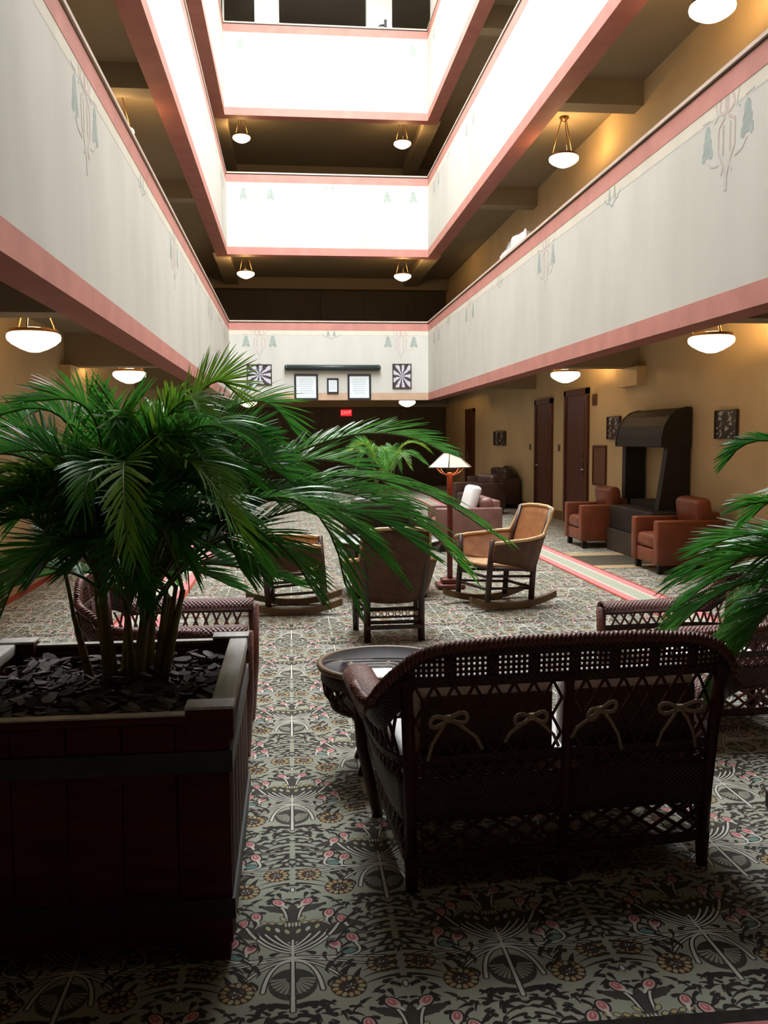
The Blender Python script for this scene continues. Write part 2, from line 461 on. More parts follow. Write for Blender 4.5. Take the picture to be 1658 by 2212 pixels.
M['board'] = noisy('brown_board', (0.12, 0.05, 0.015), 0.15, 4, 0.5, stretch=(1, 1, 5))
M['switch'] = noisy('brown_switch_plate', (0.10, 0.06, 0.035), 0.1, 9, 0.5)
M['bpink'] = noisy('pink_border', (0.52, 0.20, 0.20), 0.12, 30, 0.95, spec=0.1)
M['bred'] = noisy('brick_red_border', (0.30, 0.06, 0.035), 0.12, 30, 0.95, spec=0.1)
M['bcream'] = noisy('cream_border', (0.46, 0.43, 0.34), 0.10, 30, 0.95, spec=0.1)
M['bsage'] = noisy('sage_border', (0.33, 0.35, 0.27), 0.10, 30, 0.95, spec=0.1)
M['btan'] = noisy('tan_border', (0.36, 0.26, 0.15), 0.12, 30, 0.95, spec=0.1)
M['bdark'] = noisy('dark_olive_border', (0.07, 0.06, 0.04), 0.2, 12, 0.95, spec=0.1)
M['bblack'] = noisy('black_border', (0.03, 0.025, 0.02), 0.2, 30, 0.95, spec=0.1)
M['rail'] = noisy('dark_rail_strip', (0.05, 0.025, 0.018), 0.2, 6, 0.5)
M['cap'] = noisy('pale_rail_cap', (0.62, 0.50, 0.42), 0.08, 4, 0.5)
M['skyframe'] = noisy('white_skylight_frame', (0.7, 0.7, 0.68), 0.05, 4, 0.5)
M['brownwall'] = noisy('brown_wall', (0.34, 0.24, 0.19), 0.08, 2, 0.7)
M['darkpanel'] = noisy('dark_panelling', (0.050, 0.036, 0.026), 0.2, 2, 0.6, stretch=(3, 3, 0.6))

# ------------------------------------------------------------------ mesh helpers
class MB:
    def __init__(s):
        s.v, s.f, s.uv, s.sm = [], [], [], []
    def add(s, verts, faces, uvs=None, smooth=False):
        b = len(s.v)
        s.v += [tuple(v) for v in verts]
        s.uv += list(uvs) if uvs is not None else [(v[0], v[1]) for v in verts]
        s.f += [tuple(i + b for i in f) for f in faces]
        s.sm += [smooth] * len(faces)
        return s
    def box(s, c, d, rot=None, bev=0.0):
        hx, hy, hz = d[0] / 2, d[1] / 2, d[2] / 2
        if bev > 0:
            return s.rbox(c, d, min(bev, hx * .98, hy * .98, hz * .98), 1, rot)
        vs = [Vector((x, y, z)) for x in (-hx, hx) for y in (-hy, hy) for z in (-hz, hz)]
        R = rot.to_matrix() if rot else None
        vs = [(R @ v if R else v) + Vector(c) for v in vs]
        uv = [(v[0] + v[1], v[2]) for v in vs]
        return s.add(vs, [(0, 1, 3, 2), (4, 6, 7, 5), (0, 4, 5, 1), (2, 3, 7, 6), (0, 2, 6, 4), (1, 5, 7, 3)], uv)
    def bb(s, x0, x1, y0, y1, z0, z1, bev=0.0):
        return s.box(((x0 + x1) / 2, (y0 + y1) / 2, (z0 + z1) / 2), (abs(x1 - x0), abs(y1 - y0), abs(z1 - z0)), None, bev)
    def rbox(s, c, d, r, seg=3, rot=None, puff=0.0):
        """box with rounded edges (and optionally a swollen top and bottom)"""
        R = rot.to_matrix() if rot else None
        h = [x / 2 for x in d]
        g = []
        for i in range(3):
            core = h[i] - r
            a = [-h[i] + r * (1 - math.cos(math.pi / 2 * k / seg)) for k in range(seg)]
            mid = [-core * 0.5, 0.0, core * 0.5] if puff else []
            g.append(a + [-core] + mid + [core] + [-x for x in reversed(a)])
        idx, vs = {}, []
        def vert(p):
            k = tuple(round(x, 6) for x in p)
            if k in idx:
                return idx[k]
            q = [max(-(h[i] - r), min(h[i] - r, p[i])) for i in range(3)]
            dv = Vector([p[i] - q[i] for i in range(3)])
            if dv.length > 1e-9:
                dv = dv.normalized() * r
            v = Vector(q) + dv
            if puff:
                v.z += math.copysign(puff, v.z) * (1 - (v.x / h[0]) ** 2) * (1 - (v.y / h[1]) ** 2) if abs(v.z) > h[2] * .5 else 0
            vs.append((R @ v if R else v) + Vector(c))
            idx[k] = len(vs) - 1
            return idx[k]
        fs = []
        for ax in range(3):
            u, w = [(1, 2), (2, 0), (0, 1)][ax]
            for sgn in (-1, 1):
                for i in range(len(g[u]) - 1):
                    for j in range(len(g[w]) - 1):
                        q = []
                        for (a, b) in ((i, j), (i + 1, j), (i + 1, j + 1), (i, j + 1)):
                            p = [0, 0, 0]
                            p[ax], p[u], p[w] = sgn * h[ax], g[u][a], g[w][b]
                            q.append(vert(p))
                        if len(set(q)) >= 3:
                            q = list(dict.fromkeys(q))
                            fs.append(tuple(q if sgn > 0 else reversed(q)))
        return s.add(vs, fs, [(v.x + v.y, v.z) for v in vs], True)
    def tube(s, pts, r, n=6, cap=True, closed=False):
        pts = [Vector(p) for p in pts]
        rr = r if hasattr(r, '__len__') else [r] * len(pts)
        m = len(pts)
        vs, uv, L = [], [], 0
        prev = None
        for i, p in enumerate(pts):
            if closed:
                t = (pts[(i + 1) % m] - pts[i - 1])
            else:
                t = pts[min(i + 1, m - 1)] - pts[max(i - 1, 0)]
            t = t.normalized() if t.length > 1e-9 else Vector((0, 0, 1))
            if prev is None:
                a = Vector((0, 0, 1)) if abs(t.z) < 0.9 else Vector((1, 0, 0))
                n1 = t.cross(a).normalized()
            else:
                n1 = (prev - t * prev.dot(t))
                n1 = n1.normalized() if n1.length > 1e-6 else t.orthogonal().normalized()
            prev = n1
            n2 = t.cross(n1)
            if i:
                L += (p - pts[i - 1]).length
            for k in range(n):
                a = 2 * math.pi * k / n
                vs.append(p + rr[i] * (math.cos(a) * n1 + math.sin(a) * n2))
                uv.append((L, rr[i] * a))
        fs = []
        for i in range(m - 1 + (1 if closed else 0)):
            j = (i + 1) % m
            for k in range(n):
                fs.append((i * n + k, i * n + (k + 1) % n, j * n + (k + 1) % n, j * n + k))
        if cap and not closed:
            fs.append(tuple(reversed(range(n))))
            fs.append(tuple(range((m - 1) * n, m * n)))
        return s.add(vs, fs, uv, True)
    def lathe(s, prof, n=20, c=(0, 0, 0)):
        vs, fs, uv = [], [], []
        for r, z in prof:
            for k in range(n):
                a = 2 * math.pi * k / n
                vs.append((c[0] + r * math.cos(a), c[1] + r * math.sin(a), c[2] + z))
                uv.append((a * max(r, 0.02), z))
        for i in range(len(prof) - 1):
            for k in range(n):
                fs.append((i * n + k, i * n + (k + 1) % n, (i + 1) * n + (k + 1) % n, (i + 1) * n + k))
        return s.add(vs, fs, uv, True)
    def prism(s, poly, org, ux, uy, depth):
        """polygon in the plane (ux, uy), extruded by the vector depth; u and v become the UV map (0..1 over the bounds)"""
        org, ux, uy, depth = Vector(org), Vector(ux), Vector(uy), Vector(depth)
        n = len(poly)
        xs, ys = [p[0] for p in poly], [p[1] for p in poly]
        x0, y0, dx, dy = min(xs), min(ys), max(xs) - min(xs) or 1, max(ys) - min(ys) or 1
        a = [org + ux * p[0] + uy * p[1] for p in poly]
        vs = a + [p + depth for p in a]
        uv = [((p[0] - x0) / dx, (p[1] - y0) / dy) for p in poly] * 2
        fs = [tuple(range(n)), tuple(reversed(range(n, 2 * n)))]
        fs += [(i, i + n, (i + 1) % n + n, (i + 1) % n) for i in range(n)]
        return s.add(vs, fs, uv)
    def grid(s, P, U=None, smooth=True):
        """P[i][j] points"""
        a, b = len(P), len(P[0])
        vs = [Vector(p) for row in P for p in row]
        if U is None:
            U = []
            for i in range(a):
                for j in range(b):
                    U.append((sum((Vector(P[k][j]) - Vector(P[k - 1][j])).length for k in range(1, i + 1)), sum((Vector(P[i][k]) - Vector(P[i][k - 1])).length for k in range(1, j + 1))))
        fs = [(i * b + j, (i + 1) * b + j, (i + 1) * b + j + 1, i * b + j + 1) for i in range(a - 1) for j in range(b - 1)]
        return s.add(vs, fs, U, smooth)
    def mesh(s, name, mat):
        me = bpy.data.meshes.new(name)
        me.from_pydata([tuple(v) for v in s.v], [], s.f)
        me.polygons.foreach_set('use_smooth', s.sm)
        ul = me.uv_layers.new(name='UVMap')
        li = np.empty(len(me.loops), np.int32)
        me.loops.foreach_get('vertex_index', li)
        ul.data.foreach_set('uv', np.array(s.uv, np.float32)[li].ravel())
        if mat is not None:
            me.materials.append(mat)
        me.update()
        return me
    def build(s, name, mat, parent=None, thick=0.0):
        o = bpy.data.objects.new(name, s.mesh(name, mat))
        COL.objects.link(o)
        o.parent = parent
        if thick:
            md = o.modifiers.new('thickness', 'SOLIDIFY')
            md.thickness = thick
            md.offset = 0
        return o

def tag(o, label=None, cat=None, group=None, kind=None):
    for k, v in (('label', label), ('category', cat), ('group', group), ('kind', kind)):
        if v:
            o[k] = v
    return o

def thing(name, label, cat, loc=(0, 0, 0), rz=0.0, group=None):
    o = bpy.data.objects.new(name, None)
    o.empty_display_size = 0.1
    COL.objects.link(o)
    o.location = loc
    o.rotation_euler = (0, 0, rz)
    return tag(o, label, cat, group)

def struct(o):
    o['kind'] = 'structure'
    return o

def copy_tree(o, parent=None):
    c = o.copy()
    COL.objects.link(c)
    c.parent = parent
    for ch in list(o.children):
        copy_tree(ch, c)
    return c

def catmull(pts, n):
    """pts: list of equal-length tuples; n samples between neighbours"""
    A = np.array(pts, float)
    out = []
    for i in range(len(A) - 1):
        p0, p1, p2, p3 = A[max(i - 1, 0)], A[i], A[i + 1], A[min(i + 2, len(A) - 1)]
        for t in np.linspace(0, 1, n, endpoint=False):
            out.append(0.5 * (2 * p1 + (p2 - p0) * t + (2 * p0 - 5 * p1 + 4 * p2 - p3) * t * t + (3 * p1 - p0 - 3 * p2 + p3) * t ** 3))
    out.append(A[-1])
    return np.array(out)

# ------------------------------------------------------------------ setting: floor, walls, ceilings
fl = struct(MB().bb(WL, WR, YN, YF, -0.1, 0.0).build('floor', M['carpet']))
def stripe(x0, x1, y0, y1, m, z=0.004):
    MB().bb(x0, x1, y0, y1, 0.0, z).build('border_stripe', M[m], fl)
EF = 2.17                         # inner edge of the border at the near end
for sgn, xe in ((1, 3.155), (-1, -1.055)):
    for a, b, m in ((0.0, 0.03, 'bred'), (0.03, 0.12, 'bpink'), (0.12, 0.155, 'bcream'), (0.155, 0.30, 'bsage'), (0.30, 0.34, 'bcream'), (0.34, 0.44, 'bpink'), (0.44, 0.47, 'bred')):
        xa, xb = sorted((xe + sgn * a, xe + sgn * b))
        stripe(xa, xb, EF - 0.06, 22.9, m)
for a, b, m in ((0.0, 0.05, 'bblack'), (0.05, 0.17, 'bpink'), (0.17, 0.34, 'bsage'), (0.34, 0.46, 'bpink')):
    stripe(-1.5, 3.6, EF - b, EF - a, m, 0.006)
stripe(-2.80, -2.70, 2.0, 23.0, 'bred')
stripe(-3.04, -2.80, 2.0, 23.0, 'btan')
for ya, yb, m in ((10.12, 10.36, 'btan'), (10.36, 11.25, 'bdark'), (11.25, 11.55, 'btan')):
    stripe(3.625, 5.04, ya, yb, m)

def wall(name, x0, x1, y0, y1, z0, z1, m):
    return struct(MB().bb(x0, x1, y0, y1, z0, z1).build(name, M[m]))
wl = wall('wall_left', WL - 0.2, WL, YN, YF, 0, ROOF, 'wallwarm')
wr = wall('wall_right', WR, WR + 0.2, YN, YF, 0, ROOF, 'wallwarm')
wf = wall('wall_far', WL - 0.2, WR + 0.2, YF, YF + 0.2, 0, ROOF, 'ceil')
wn = wall('wall_near', WL - 0.2, WR + 0.2, YN - 0.2, YN, 0, ROOF, 'wallwarm')
# dark panelling on the end walls of the two lower floors
for z0, z1 in ((0.0, 2.567), (3.65, 6.26)):
    for i in range(6):
        xa = WL + 0.01 + i * (WR - WL - 0.02) / 6
        MB().bb(xa + 0.02, xa + (WR - WL - 0.02) / 6 - 0.02, YF - 0.07, YF - 0.002, z0 + 0.002, z1).build('panel', M['darkpanel'], wf)
    MB().bb(WL + 0.01, WR - 0.01, YF - 0.5, YF - 0.002, z1, z1 + 0.36).build('header_beam', M['ceil'], wf)
for xa, xb in ((-2.9, -0.2), (0.4, 2.6), (3.2, 4.9)):
    MB().bb(xa, xb, YF - 0.07, YF - 0.002, 11.03, 13.6).build('panel', M['brownwall'], wf)
MB().bb(WL, WL + 0.02, 2.0, 13.9, 0, 0.17).build('baseboard_left', M['base'])
struct(bpy.data.objects['baseboard_left'])
bb_ = MB().bb(WR - 0.02, WR, 2.0, 14.55, 0, 0.17).bb(WR - 0.02, WR, 16.25, 16.75, 0, 0.17).bb(WR - 0.02, WR, 18.2, 24.2, 0, 0.17)
struct(bb_.build('baseboard_right', M['base']))

# ceilings and the floors above them: a ring of slabs around the court on every level
def ring(name, z0, z1, m, y0):
    t = MB()
    t.bb(WL, XL - TH + 0.01, YN, YF, z0, z1)
    t.bb(XR + TH - 0.01, WR, YN, YF, z0, z1)
    t.bb(XL - TH + 0.01, XR + TH - 0.01, YN, y0 - TH + 0.01, z0, z1)
    t.bb(XL - TH + 0.01, XR + TH - 0.01, Y1 + TH - 0.01, YF, z0, z1)
    return struct(t.build(name, M[m]))
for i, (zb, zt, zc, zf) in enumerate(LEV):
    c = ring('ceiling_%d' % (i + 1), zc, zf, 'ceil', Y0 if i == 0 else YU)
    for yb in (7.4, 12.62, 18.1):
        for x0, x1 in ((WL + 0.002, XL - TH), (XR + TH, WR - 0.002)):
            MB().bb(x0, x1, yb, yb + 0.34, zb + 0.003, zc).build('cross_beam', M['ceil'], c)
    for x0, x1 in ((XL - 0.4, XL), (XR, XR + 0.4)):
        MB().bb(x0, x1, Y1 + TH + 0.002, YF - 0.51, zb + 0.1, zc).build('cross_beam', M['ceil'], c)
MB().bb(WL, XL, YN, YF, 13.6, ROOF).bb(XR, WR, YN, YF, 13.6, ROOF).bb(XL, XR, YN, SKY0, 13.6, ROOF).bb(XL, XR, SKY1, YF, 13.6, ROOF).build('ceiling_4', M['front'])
sk = struct(bpy.data.objects['ceiling_4'])
t = MB()
for k in range(1, 8):
    y = SKY0 + (SKY1 - SKY0) * k / 8
    t.bb(XL, XR, y - 0.04, y + 0.04, ROOF - 0.1, ROOF)
for k in range(1, 3):
    x = XL + (XR - XL) * k / 3
    t.bb(x - 0.03, x + 0.03, SKY0, SKY1, ROOF - 0.1, ROOF)
struct(t.build('window_1', M['skyframe']))
# shallow corbels where the cross beams meet the side walls
for xw, sg in ((WR, -1), (WL, 1)):
    xa, xb = sorted((xw, xw + sg * 0.14))
    MB().bb(xa, xb, 12.35, 13.2, 2.30, 2.567).build('corbel', M['wallwarm'], wr if sg < 0 else wl)

# ------------------------------------------------------------------ balcony fronts with painted bands and stencils
def tree_poly(w=0.10, h=0.29):
    p = [(-0.55, 0.0), (-1.0, 0.06), (-0.95, 0.28), (-0.7, 0.36), (-0.78, 0.55), (-0.55, 0.62), (-0.5, 0.86), (-0.2, 1.0), (0.2, 1.0), (0.5, 0.86), (0.55, 0.62), (0.78, 0.55), (0.7, 0.36), (0.95, 0.28), (1.0, 0.06), (0.55, 0.0), (0.3, 0.1), (-0.3, 0.1)]
    return [(x * w, y * h) for x, y in p]
def stencil(parent, org, ux, nrm, big=True):
    """painted ornament: two little trees either side of a pink lantern shape; org is the point just under the pink band"""
    org, ux, nrm = Vector(org), Vector(ux), Vector(nrm)
    uz = Vector((0, 0, 1))
    o = org + nrm * 0.0007
    d = nrm * 0.0006
    cnt = [0]
    def line(t, pts, r):
        for (a, b), (c, e) in zip(pts, pts[1:]):
            L = math.hypot(c - a, e - b) or 1
            px, py = -(e - b) / L * r, (c - a) / L * r
            cnt[0] += 1
            t.prism([(a + px, b + py), (a - px, b - py), (c - px, e - py), (c + px, e + py)], o, ux, uz, d * (1 + 0.05 * cnt[0]))
    g = MB()
    if big:
        for s in (-1, 1):
            g.prism([(s * 0.34 + x, -0.43 + y) for x, y in tree_poly()], o, ux, uz, d)
        g.build('stencil', M['stencil_green'], parent)
        k = MB()
        for s in (-1, 1):
            line(k, [(s * 0.02, 0.0), (s * 0.02, -0.14)], 0.014)
            line(k, [(s * 0.10, 0.0), (s * 0.13, -0.08), (s * 0.07, -0.13), (s * 0.02, -0.13)], 0.012)
            line(k, [(s * 0.03, -0.16), (s * 0.14, -0.22), (s * 0.14, -0.42), (s * 0.05, -0.55), (0, -0.68)], 0.011)
            line(k, [(s * 0.06, -0.22), (s * 0.06, -0.46)], 0.012)
        k.build('stencil', M['stencil_pink'], parent)
        k = MB()
        for s in (-1, 1):
            line(k, [(s * 0.20, 0.0), (s * 0.16, -0.12), (s * 0.22, -0.15)], 0.008)
            line(k, [(s * 0.34, -0.43), (s * 0.26, -0.50), (s * 0.14, -0.52)], 0.008)
            line(k, [(s * 0.44, -0.09), (s * 0.30, -0.10)], 0.006)
            line(k, [(s * 0.05, -0.55), (s * 0.09, -0.62)], 0.01)
        line(k, [(0, -0.62), (0, -0.76)], 0.022)
        k.build('stencil', M['stencil_grey'], parent)
    else:
        for s in (-1, 1):
            g.prism([(s * 0.08 + x * 0.4, -0.15 + y * 0.5) for x, y in tree_poly()], o, ux, uz, d)
            line(g, [(s * 0.24, -0.09), (s * 0.16, -0.16), (s * 0.10, -0.16), (0, -0.22)], 0.008)
        g.build('stencil', M['stencil_green'], parent)

def balcony(name, face, zb, zt, lvl):
    """face: 'left' 'right' 'far' 'near'"""
    t = MB()
    Y0 = globals()['Y0'] if lvl == 0 else YU  # upper near galleries reach further in, added to shade the foreground
    if face == 'left':
        rect = (XL - TH, XL, Y0 - TH, Y1 + TH); ux, nrm = (0, -1, 0), (1, 0, 0)
    elif face == 'right':
        rect = (XR, XR + TH, Y0 - TH, Y1 + TH); ux, nrm = (0, 1, 0), (-1, 0, 0)
    elif face == 'far':
        rect = (XL, XR, Y1, Y1 + TH); ux, nrm = (1, 0, 0), (0, -1, 0)
    else:
        rect = (XL, XR, Y0 - TH, Y0); ux, nrm = (-1, 0, 0), (0, 1, 0)
    x0, x1, y0, y1 = rect
    b = struct(t.bb(x0, x1, y0, y1, zb + 0.012, zt - 0.06).build(name, M['front']))
    MB().bb(x0, x1, y0, y1, zb, zb + 0.011).build('painted_soffit', M['soffit'], b)  # same pink paint, darkened to maroon for the shade underneath
    n = Vector(nrm)
    def strip(z0, z1, m, proud, nm='painted_band'):
        q = MB()
        if face in ('left', 'right'):
            xa = XL if face == 'left' else XR
            xs = sorted((xa, xa + n.x * proud))
            q.bb(xs[0], xs[1], Y0, Y1, z0, z1)
        else:
            ya = Y1 if face == 'far' else Y0
            ys = sorted((ya, ya + n.y * proud))
            q.bb(XL + 0.008, XR - 0.008, ys[0], ys[1], z0, z1)
        q.build(nm, M[m], b)
    strip(zb + 0.0005, zb + 0.19, 'peach' if (face == 'far' and lvl == 0) else 'pink', 0.003)
    strip(zt - 0.245, zt - 0.062, 'pink', 0.003)
    strip(zt - 0.36, zt - 0.250, 'creamband', 0.0005)
    strip(zt - 0.372, zt - 0.362, 'stencil_grey', 0.0006)
    MB().bb(x0 + .004, x1 - .004, y0 + .004, y1 - .004, zt - 0.06, zt - 0.035).build('rail', M['rail'], b)  # thin dark strip under the cap
    q = MB()
    q.bb(x0 - 0.02 if face != 'far' and face != 'near' else x0 + 0.021, x1 + 0.02 if face not in ('far', 'near') else x1 - 0.021, y0 - 0.02, y1 + 0.02, zt - 0.035, zt)
    q.build('rail_cap', M['cap'], b)
    zs = zt - 0.25
    if face in ('left', 'right'):
        xa = (XL if face == 'left' else XR)
        for y in (7.25, 12.5, 17.9, 22.0):
            stencil(b, (xa, y, zs), ux, nrm)
        for y in (9.9, 15.3, 20.3):
            stencil(b, (xa, y, zs), ux, nrm, False)
    elif face == 'far':
        for x in (-0.76, 2.91):
            stencil(b, (x, Y1, zs), ux, nrm)
        stencil(b, (1.09, Y1, zs), ux, nrm, False)
    return b
for i, (zb, zt, zc, zf) in enumerate(LEV):
    for fc in ('left', 'right', 'far', 'near'):
        balcony('wall_balcony_%s' % fc, fc, zb, zt, i)
# top storey: white piers and lintel over the uppermost rail
t = MB()
zt = LEV[2][1]
t.bb(XL, XR, Y1, Y1 + TH, 13.02, 13.6)
for x0, x1 in ((XL, -1.50), (-0.74, -0.13), (2.07, 2.72)):
    t.bb(x0, x1, Y1, Y1 + TH, zt, 13.02)
for xa, xb in ((XL - TH, XL), (XR, XR + TH)):
    t.bb(xa, xb, YU - TH, Y1 + TH, 13.02, 13.6)
    for y in (8.5, 10.7, 13.0, 16.0, 19.0, 22.0):
        t.bb(xa, xb, y, y + 0.9, zt, 13.02)
t.bb(XL, XR, YU - TH, YU, 13.02, 13.6)
struct(t.build('wall_clerestory', M['front']))

# ------------------------------------------------------------------ doors in the side walls
def door(name, xw, sg, y0, y1, zt, handle_y, lit=True):
    d = bpy.data.objects.new(name, None)
    COL.objects.link(d)
    d.location = (xw, (y0 + y1) / 2, 0)
    struct(d)
    w = y1 - y0
    f = MB()
    for s in (-1, 1):
        f.bb(0, sg * 0.05, s * w / 2 - 0.05 * (s + 1), s * w / 2 - 0.05 * (s - 1), 0, zt)
    f.bb(0, sg * 0.05, -w / 2, w / 2, zt - 0.1, zt)
    f.build('door_frame', M['doorwood'], d)
    l = MB().bb(sg * 0.004, sg * 0.022, -w / 2 + 0.1, w / 2 - 0.1, 0.01, zt - 0.1).build('door_leaf', M['doorwood'], d)
    h = MB().bb(sg * 0.022, sg * 0.032, handle_y - 0.03, handle_y + 0.03, 0.92, 1.12)
    h.tube([(sg * 0.03, handle_y, 1.0), (sg * 0.08, handle_y, 1.0), (sg * 0.08, handle_y - 0.11, 1.0)], 0.011, 8)
    h.bb(sg * 0.022, sg * 0.034, handle_y - 0.025, handle_y + 0.025, 1.2, 1.26)
    h.build('door_handle', M['chrome'], l)
    for a, b in ((0.15, 0.95), (1.1, zt - 0.25)):
        MB().bb(sg * 0.022, sg * 0.028, -w / 2 + 0.2, w / 2 - 0.2, a, b).build('panel', M['doorwood'], l)
    return d
door('door_1', WR, -1, 14.75, 16.05, 2.40, -0.42)
door('door_2', WR, -1, 16.85, 18.05, 2.32, 0.38)
door('door_3', WR, -1, 24.2, 25.4, 2.38, 0.4)
door('door_4', WL, 1, 14.1, 15.4, 2.40, 0.42)

# ------------------------------------------------------------------ pendant lamps
def pendant(x, y, z, zc, label, r=0.235):
    t = thing('pendant_lamp', label, 'lamp', (x, y, z), 0.0, 'opal bowl pendant lamps of the galleries')
    MB().lathe([(0.0, -0.125), (0.05, -0.122), (0.12, -0.095), (0.19, -0.055), (0.228, -0.02), (r, 0.01), (0.228, 0.035), (0.20, 0.05)], 28).build('glass_bowl', M['bowl'], t)
    MB().lathe([(0.205, 0.045), (0.212, 0.05), (0.212, 0.075), (0.19, 0.08), (0.19, 0.05), (0.205, 0.045)], 28).build('metal_rim', M['brass'], t)
    h = zc - z
    MB().lathe([(0.0, h - 0.07), (0.03, h - 0.068), (0.06, h - 0.045), (0.075, h - 0.02), (0.075, h)], 16).build('ceiling_canopy', M['brass'], t)
    for k in range(3):
        a = 2 * math.pi * k / 3 + 0.5
        MB().tube([(0.195 * math.cos(a), 0.195 * math.sin(a), 0.075), (0.05 * math.cos(a), 0.05 * math.sin(a), h - 0.05)], 0.007, 6).build('hanging_rod', M['brass'], t)
    L = bpy.data.lights.new('bulb', 'POINT')
    L.energy = LAMP_W
    L.color = LAMP_COL
    L.shadow_soft_size = 0.07
    lo = bpy.data.objects.new('bulb', L)
    COL.objects.link(lo)
    lo.parent = t
    lo.location = (0, 0, 0.11)
    return t
LX, RX, FY = -2.29, 4.37, 24.35
pendant(LX, 8.4, 2.475, 3.0, 'large opal bowl lamp hanging over the palm under the left balcony')
pendant(LX, 13.2, 2.49, 3.0, 'smaller opal bowl lamp under the left balcony, in front of the far door')
pendant(-1.12, FY, 2.545, 3.0, 'opal bowl lamp half hidden by palm tips below the square picture')
pendant(3.2, FY, 2.545, 3.0, 'opal bowl lamp below the tall picture at the end of the court')
pendant(RX, 8.95, 2.545, 3.0, 'large opal bowl lamp above the nearer tan leather armchair')
pendant(RX, 13.9, 2.545, 3.0, 'opal bowl lamp above the brown door under the right balcony')
pendant(RX, 9.1, 5.93, 6.6, 'biggest upstairs opal bowl lamp, cut by the top of the picture')
pendant(RX, 14.1, 5.945, 6.6, 'upstairs opal bowl lamp with its three rods and lit ceiling in view')
pendant(LX - 0.1, 13.4, 5.945, 6.6, 'upstairs lamp hidden but for its canopy behind the left balcony rail')
pendant(-1.12, FY, 5.955, 6.6, 'second floor bowl lamp at the end of the court, on the left')
pendant(3.09, FY, 5.94, 6.6, 'second floor bowl lamp at the end of the court, on the right')
pendant(-1.165, FY, 9.465, 10.15, 'third floor bowl lamp at the end of the court, on the left')
pendant(3.10, FY, 9.43, 10.15, 'third floor bowl lamp at the end of the court, on the right')

# ------------------------------------------------------------------ things on the walls
def picture(name, label, cat, org, ux, nrm, w, h, pm, fm, border=0.03, depth=0.03):
    """framed flat picture whose centre sits at org on a wall; ux runs along the wall, nrm into the room"""
    t = thing(name, label, cat, org)
    ux, n, uz = Vector(ux), Vector(nrm), Vector((0, 0, 1))
    f = MB()
    for (a, b, c, d) in ((-w / 2, w / 2, h / 2 - border, h / 2), (-w / 2, w / 2, -h / 2, -h / 2 + border), (-w / 2, -w / 2 + border, -h / 2 + border, h / 2 - border), (w / 2 - border, w / 2, -h / 2 + border, h / 2 - border)):
        f.prism([(a, c), (b, c), (b, d), (a, d)], (0, 0, 0), ux, uz, n * depth)
    f.build('frame', M[fm], t)
    a, b = w / 2 - border + .001, h / 2 - border + .001
    MB().prism([(-a, -b), (a, -b), (a, b), (-a, b)], (0, 0, 0), ux, uz, n * (depth * 0.6)).build('print', M[pm], t)
    return t
yb_ = Y1 - 0.004
fx, fn = (1, 0, 0), (0, -1, 0)
picture('framed_picture', 'square black and white ray patterned picture on the end balcony front', 'picture', (-0.775, yb_, 3.222), fx, fn, 0.64, 0.53, 'rays', 'brownframe', 0.025)
picture('framed_picture', 'tall black and white ray patterned picture on the end balcony front', 'picture', (2.93, yb_, 3.19), fx, fn, 0.50, 0.64, 'rays', 'brownframe', 0.025)
picture('framed_notice', 'white notice in a black frame under the left half of the dark screen case', 'notice', (0.425, yb_, 2.908), fx, fn, 0.615, 0.67, 'lines', 'frame', 0.05)
picture('framed_notice', 'white notice in a black frame under the right half of the dark screen case', 'notice', (1.807, yb_, 2.908), fx, fn, 0.612, 0.67, 'lines', 'frame', 0.05)
picture('framed_notice', 'small framed card between the two large white notices', 'notice', (1.116, yb_, 2.938), fx, fn, 0.30, 0.395, 'lines', 'frame', 0.04)
t = thing('screen_case', 'long dark green roller screen case above the framed notices', 'screen', (1.117, Y1 - 0.09, 3.40))
MB().tube([(-1.17, 0, 0), (1.17, 0, 0)], 0.075, 16).build('case_tube', M['screen'], t)
for s in (-1, 1):
    MB().tube([(s * 1.17, 0, 0), (s * 1.21, 0, 0), (s * 1.235, 0, 0), (s * 1.25, 0, 0)], [0.078, 0.075, 0.06, 0.02], 16).build('end_cap', M['screen'], t)
    MB().bb(s * 0.9 - 0.03, s * 0.9 + 0.03, 0.0, 0.086, -0.03, 0.03).build('bracket', M['frame'], t)
ry, rn = (0, 1, 0), (-1, 0, 0)
picture('framed_picture', 'dark photo print on the warm wall beyond the nearer leather armchair', 'picture', (WR - 0.002, 9.92, 1.693), ry, rn, 0.52, 0.34, 'collage', 'brownframe', 0.012, 0.04)
picture('framed_picture', 'small pale photo print half hidden behind the dark hooded stand', 'picture', (WR - 0.002, 13.55, 1.70), ry, rn, 0.55, 0.36, 'collage', 'brownframe', 0.012, 0.04)
picture('framed_picture', 'small dark photo print on the wall between the two far doors', 'picture', (WR - 0.002, 21.2, 1.545), ry, rn, 1.15, 0.34, 'collage', 'brownframe', 0.012, 0.05)
picture('framed_picture', 'dark picture glimpsed behind the palm on the left wall', 'picture', (WL + 0.002, 11.4, 1.55), (0, -1, 0), (1, 0, 0), 1.1, 0.36, 'collage', 'brownframe', 0.03, 0.04)
picture('wall_board', 'plain brown framed board beside the brown door', 'board', (WR - 0.002, 14.2, 1.09), ry, rn, 0.62, 0.66, 'board', 'doorwood', 0.035, 0.03)
t = thing('wall_plaque', 'small orange brown plaque high beside the brown door', 'plaque', (WR - 0.002, 14.48, 2.18))
MB().rbox((-0.012, 0, 0), (0.024, 0.2, 0.19), 0.01, 2).build('plate', M['board'], t)
MB().rbox((-0.028, 0, 0), (0.01, 0.12, 0.1), 0.004, 2).build('raised_number_panel', M['brass'], t)
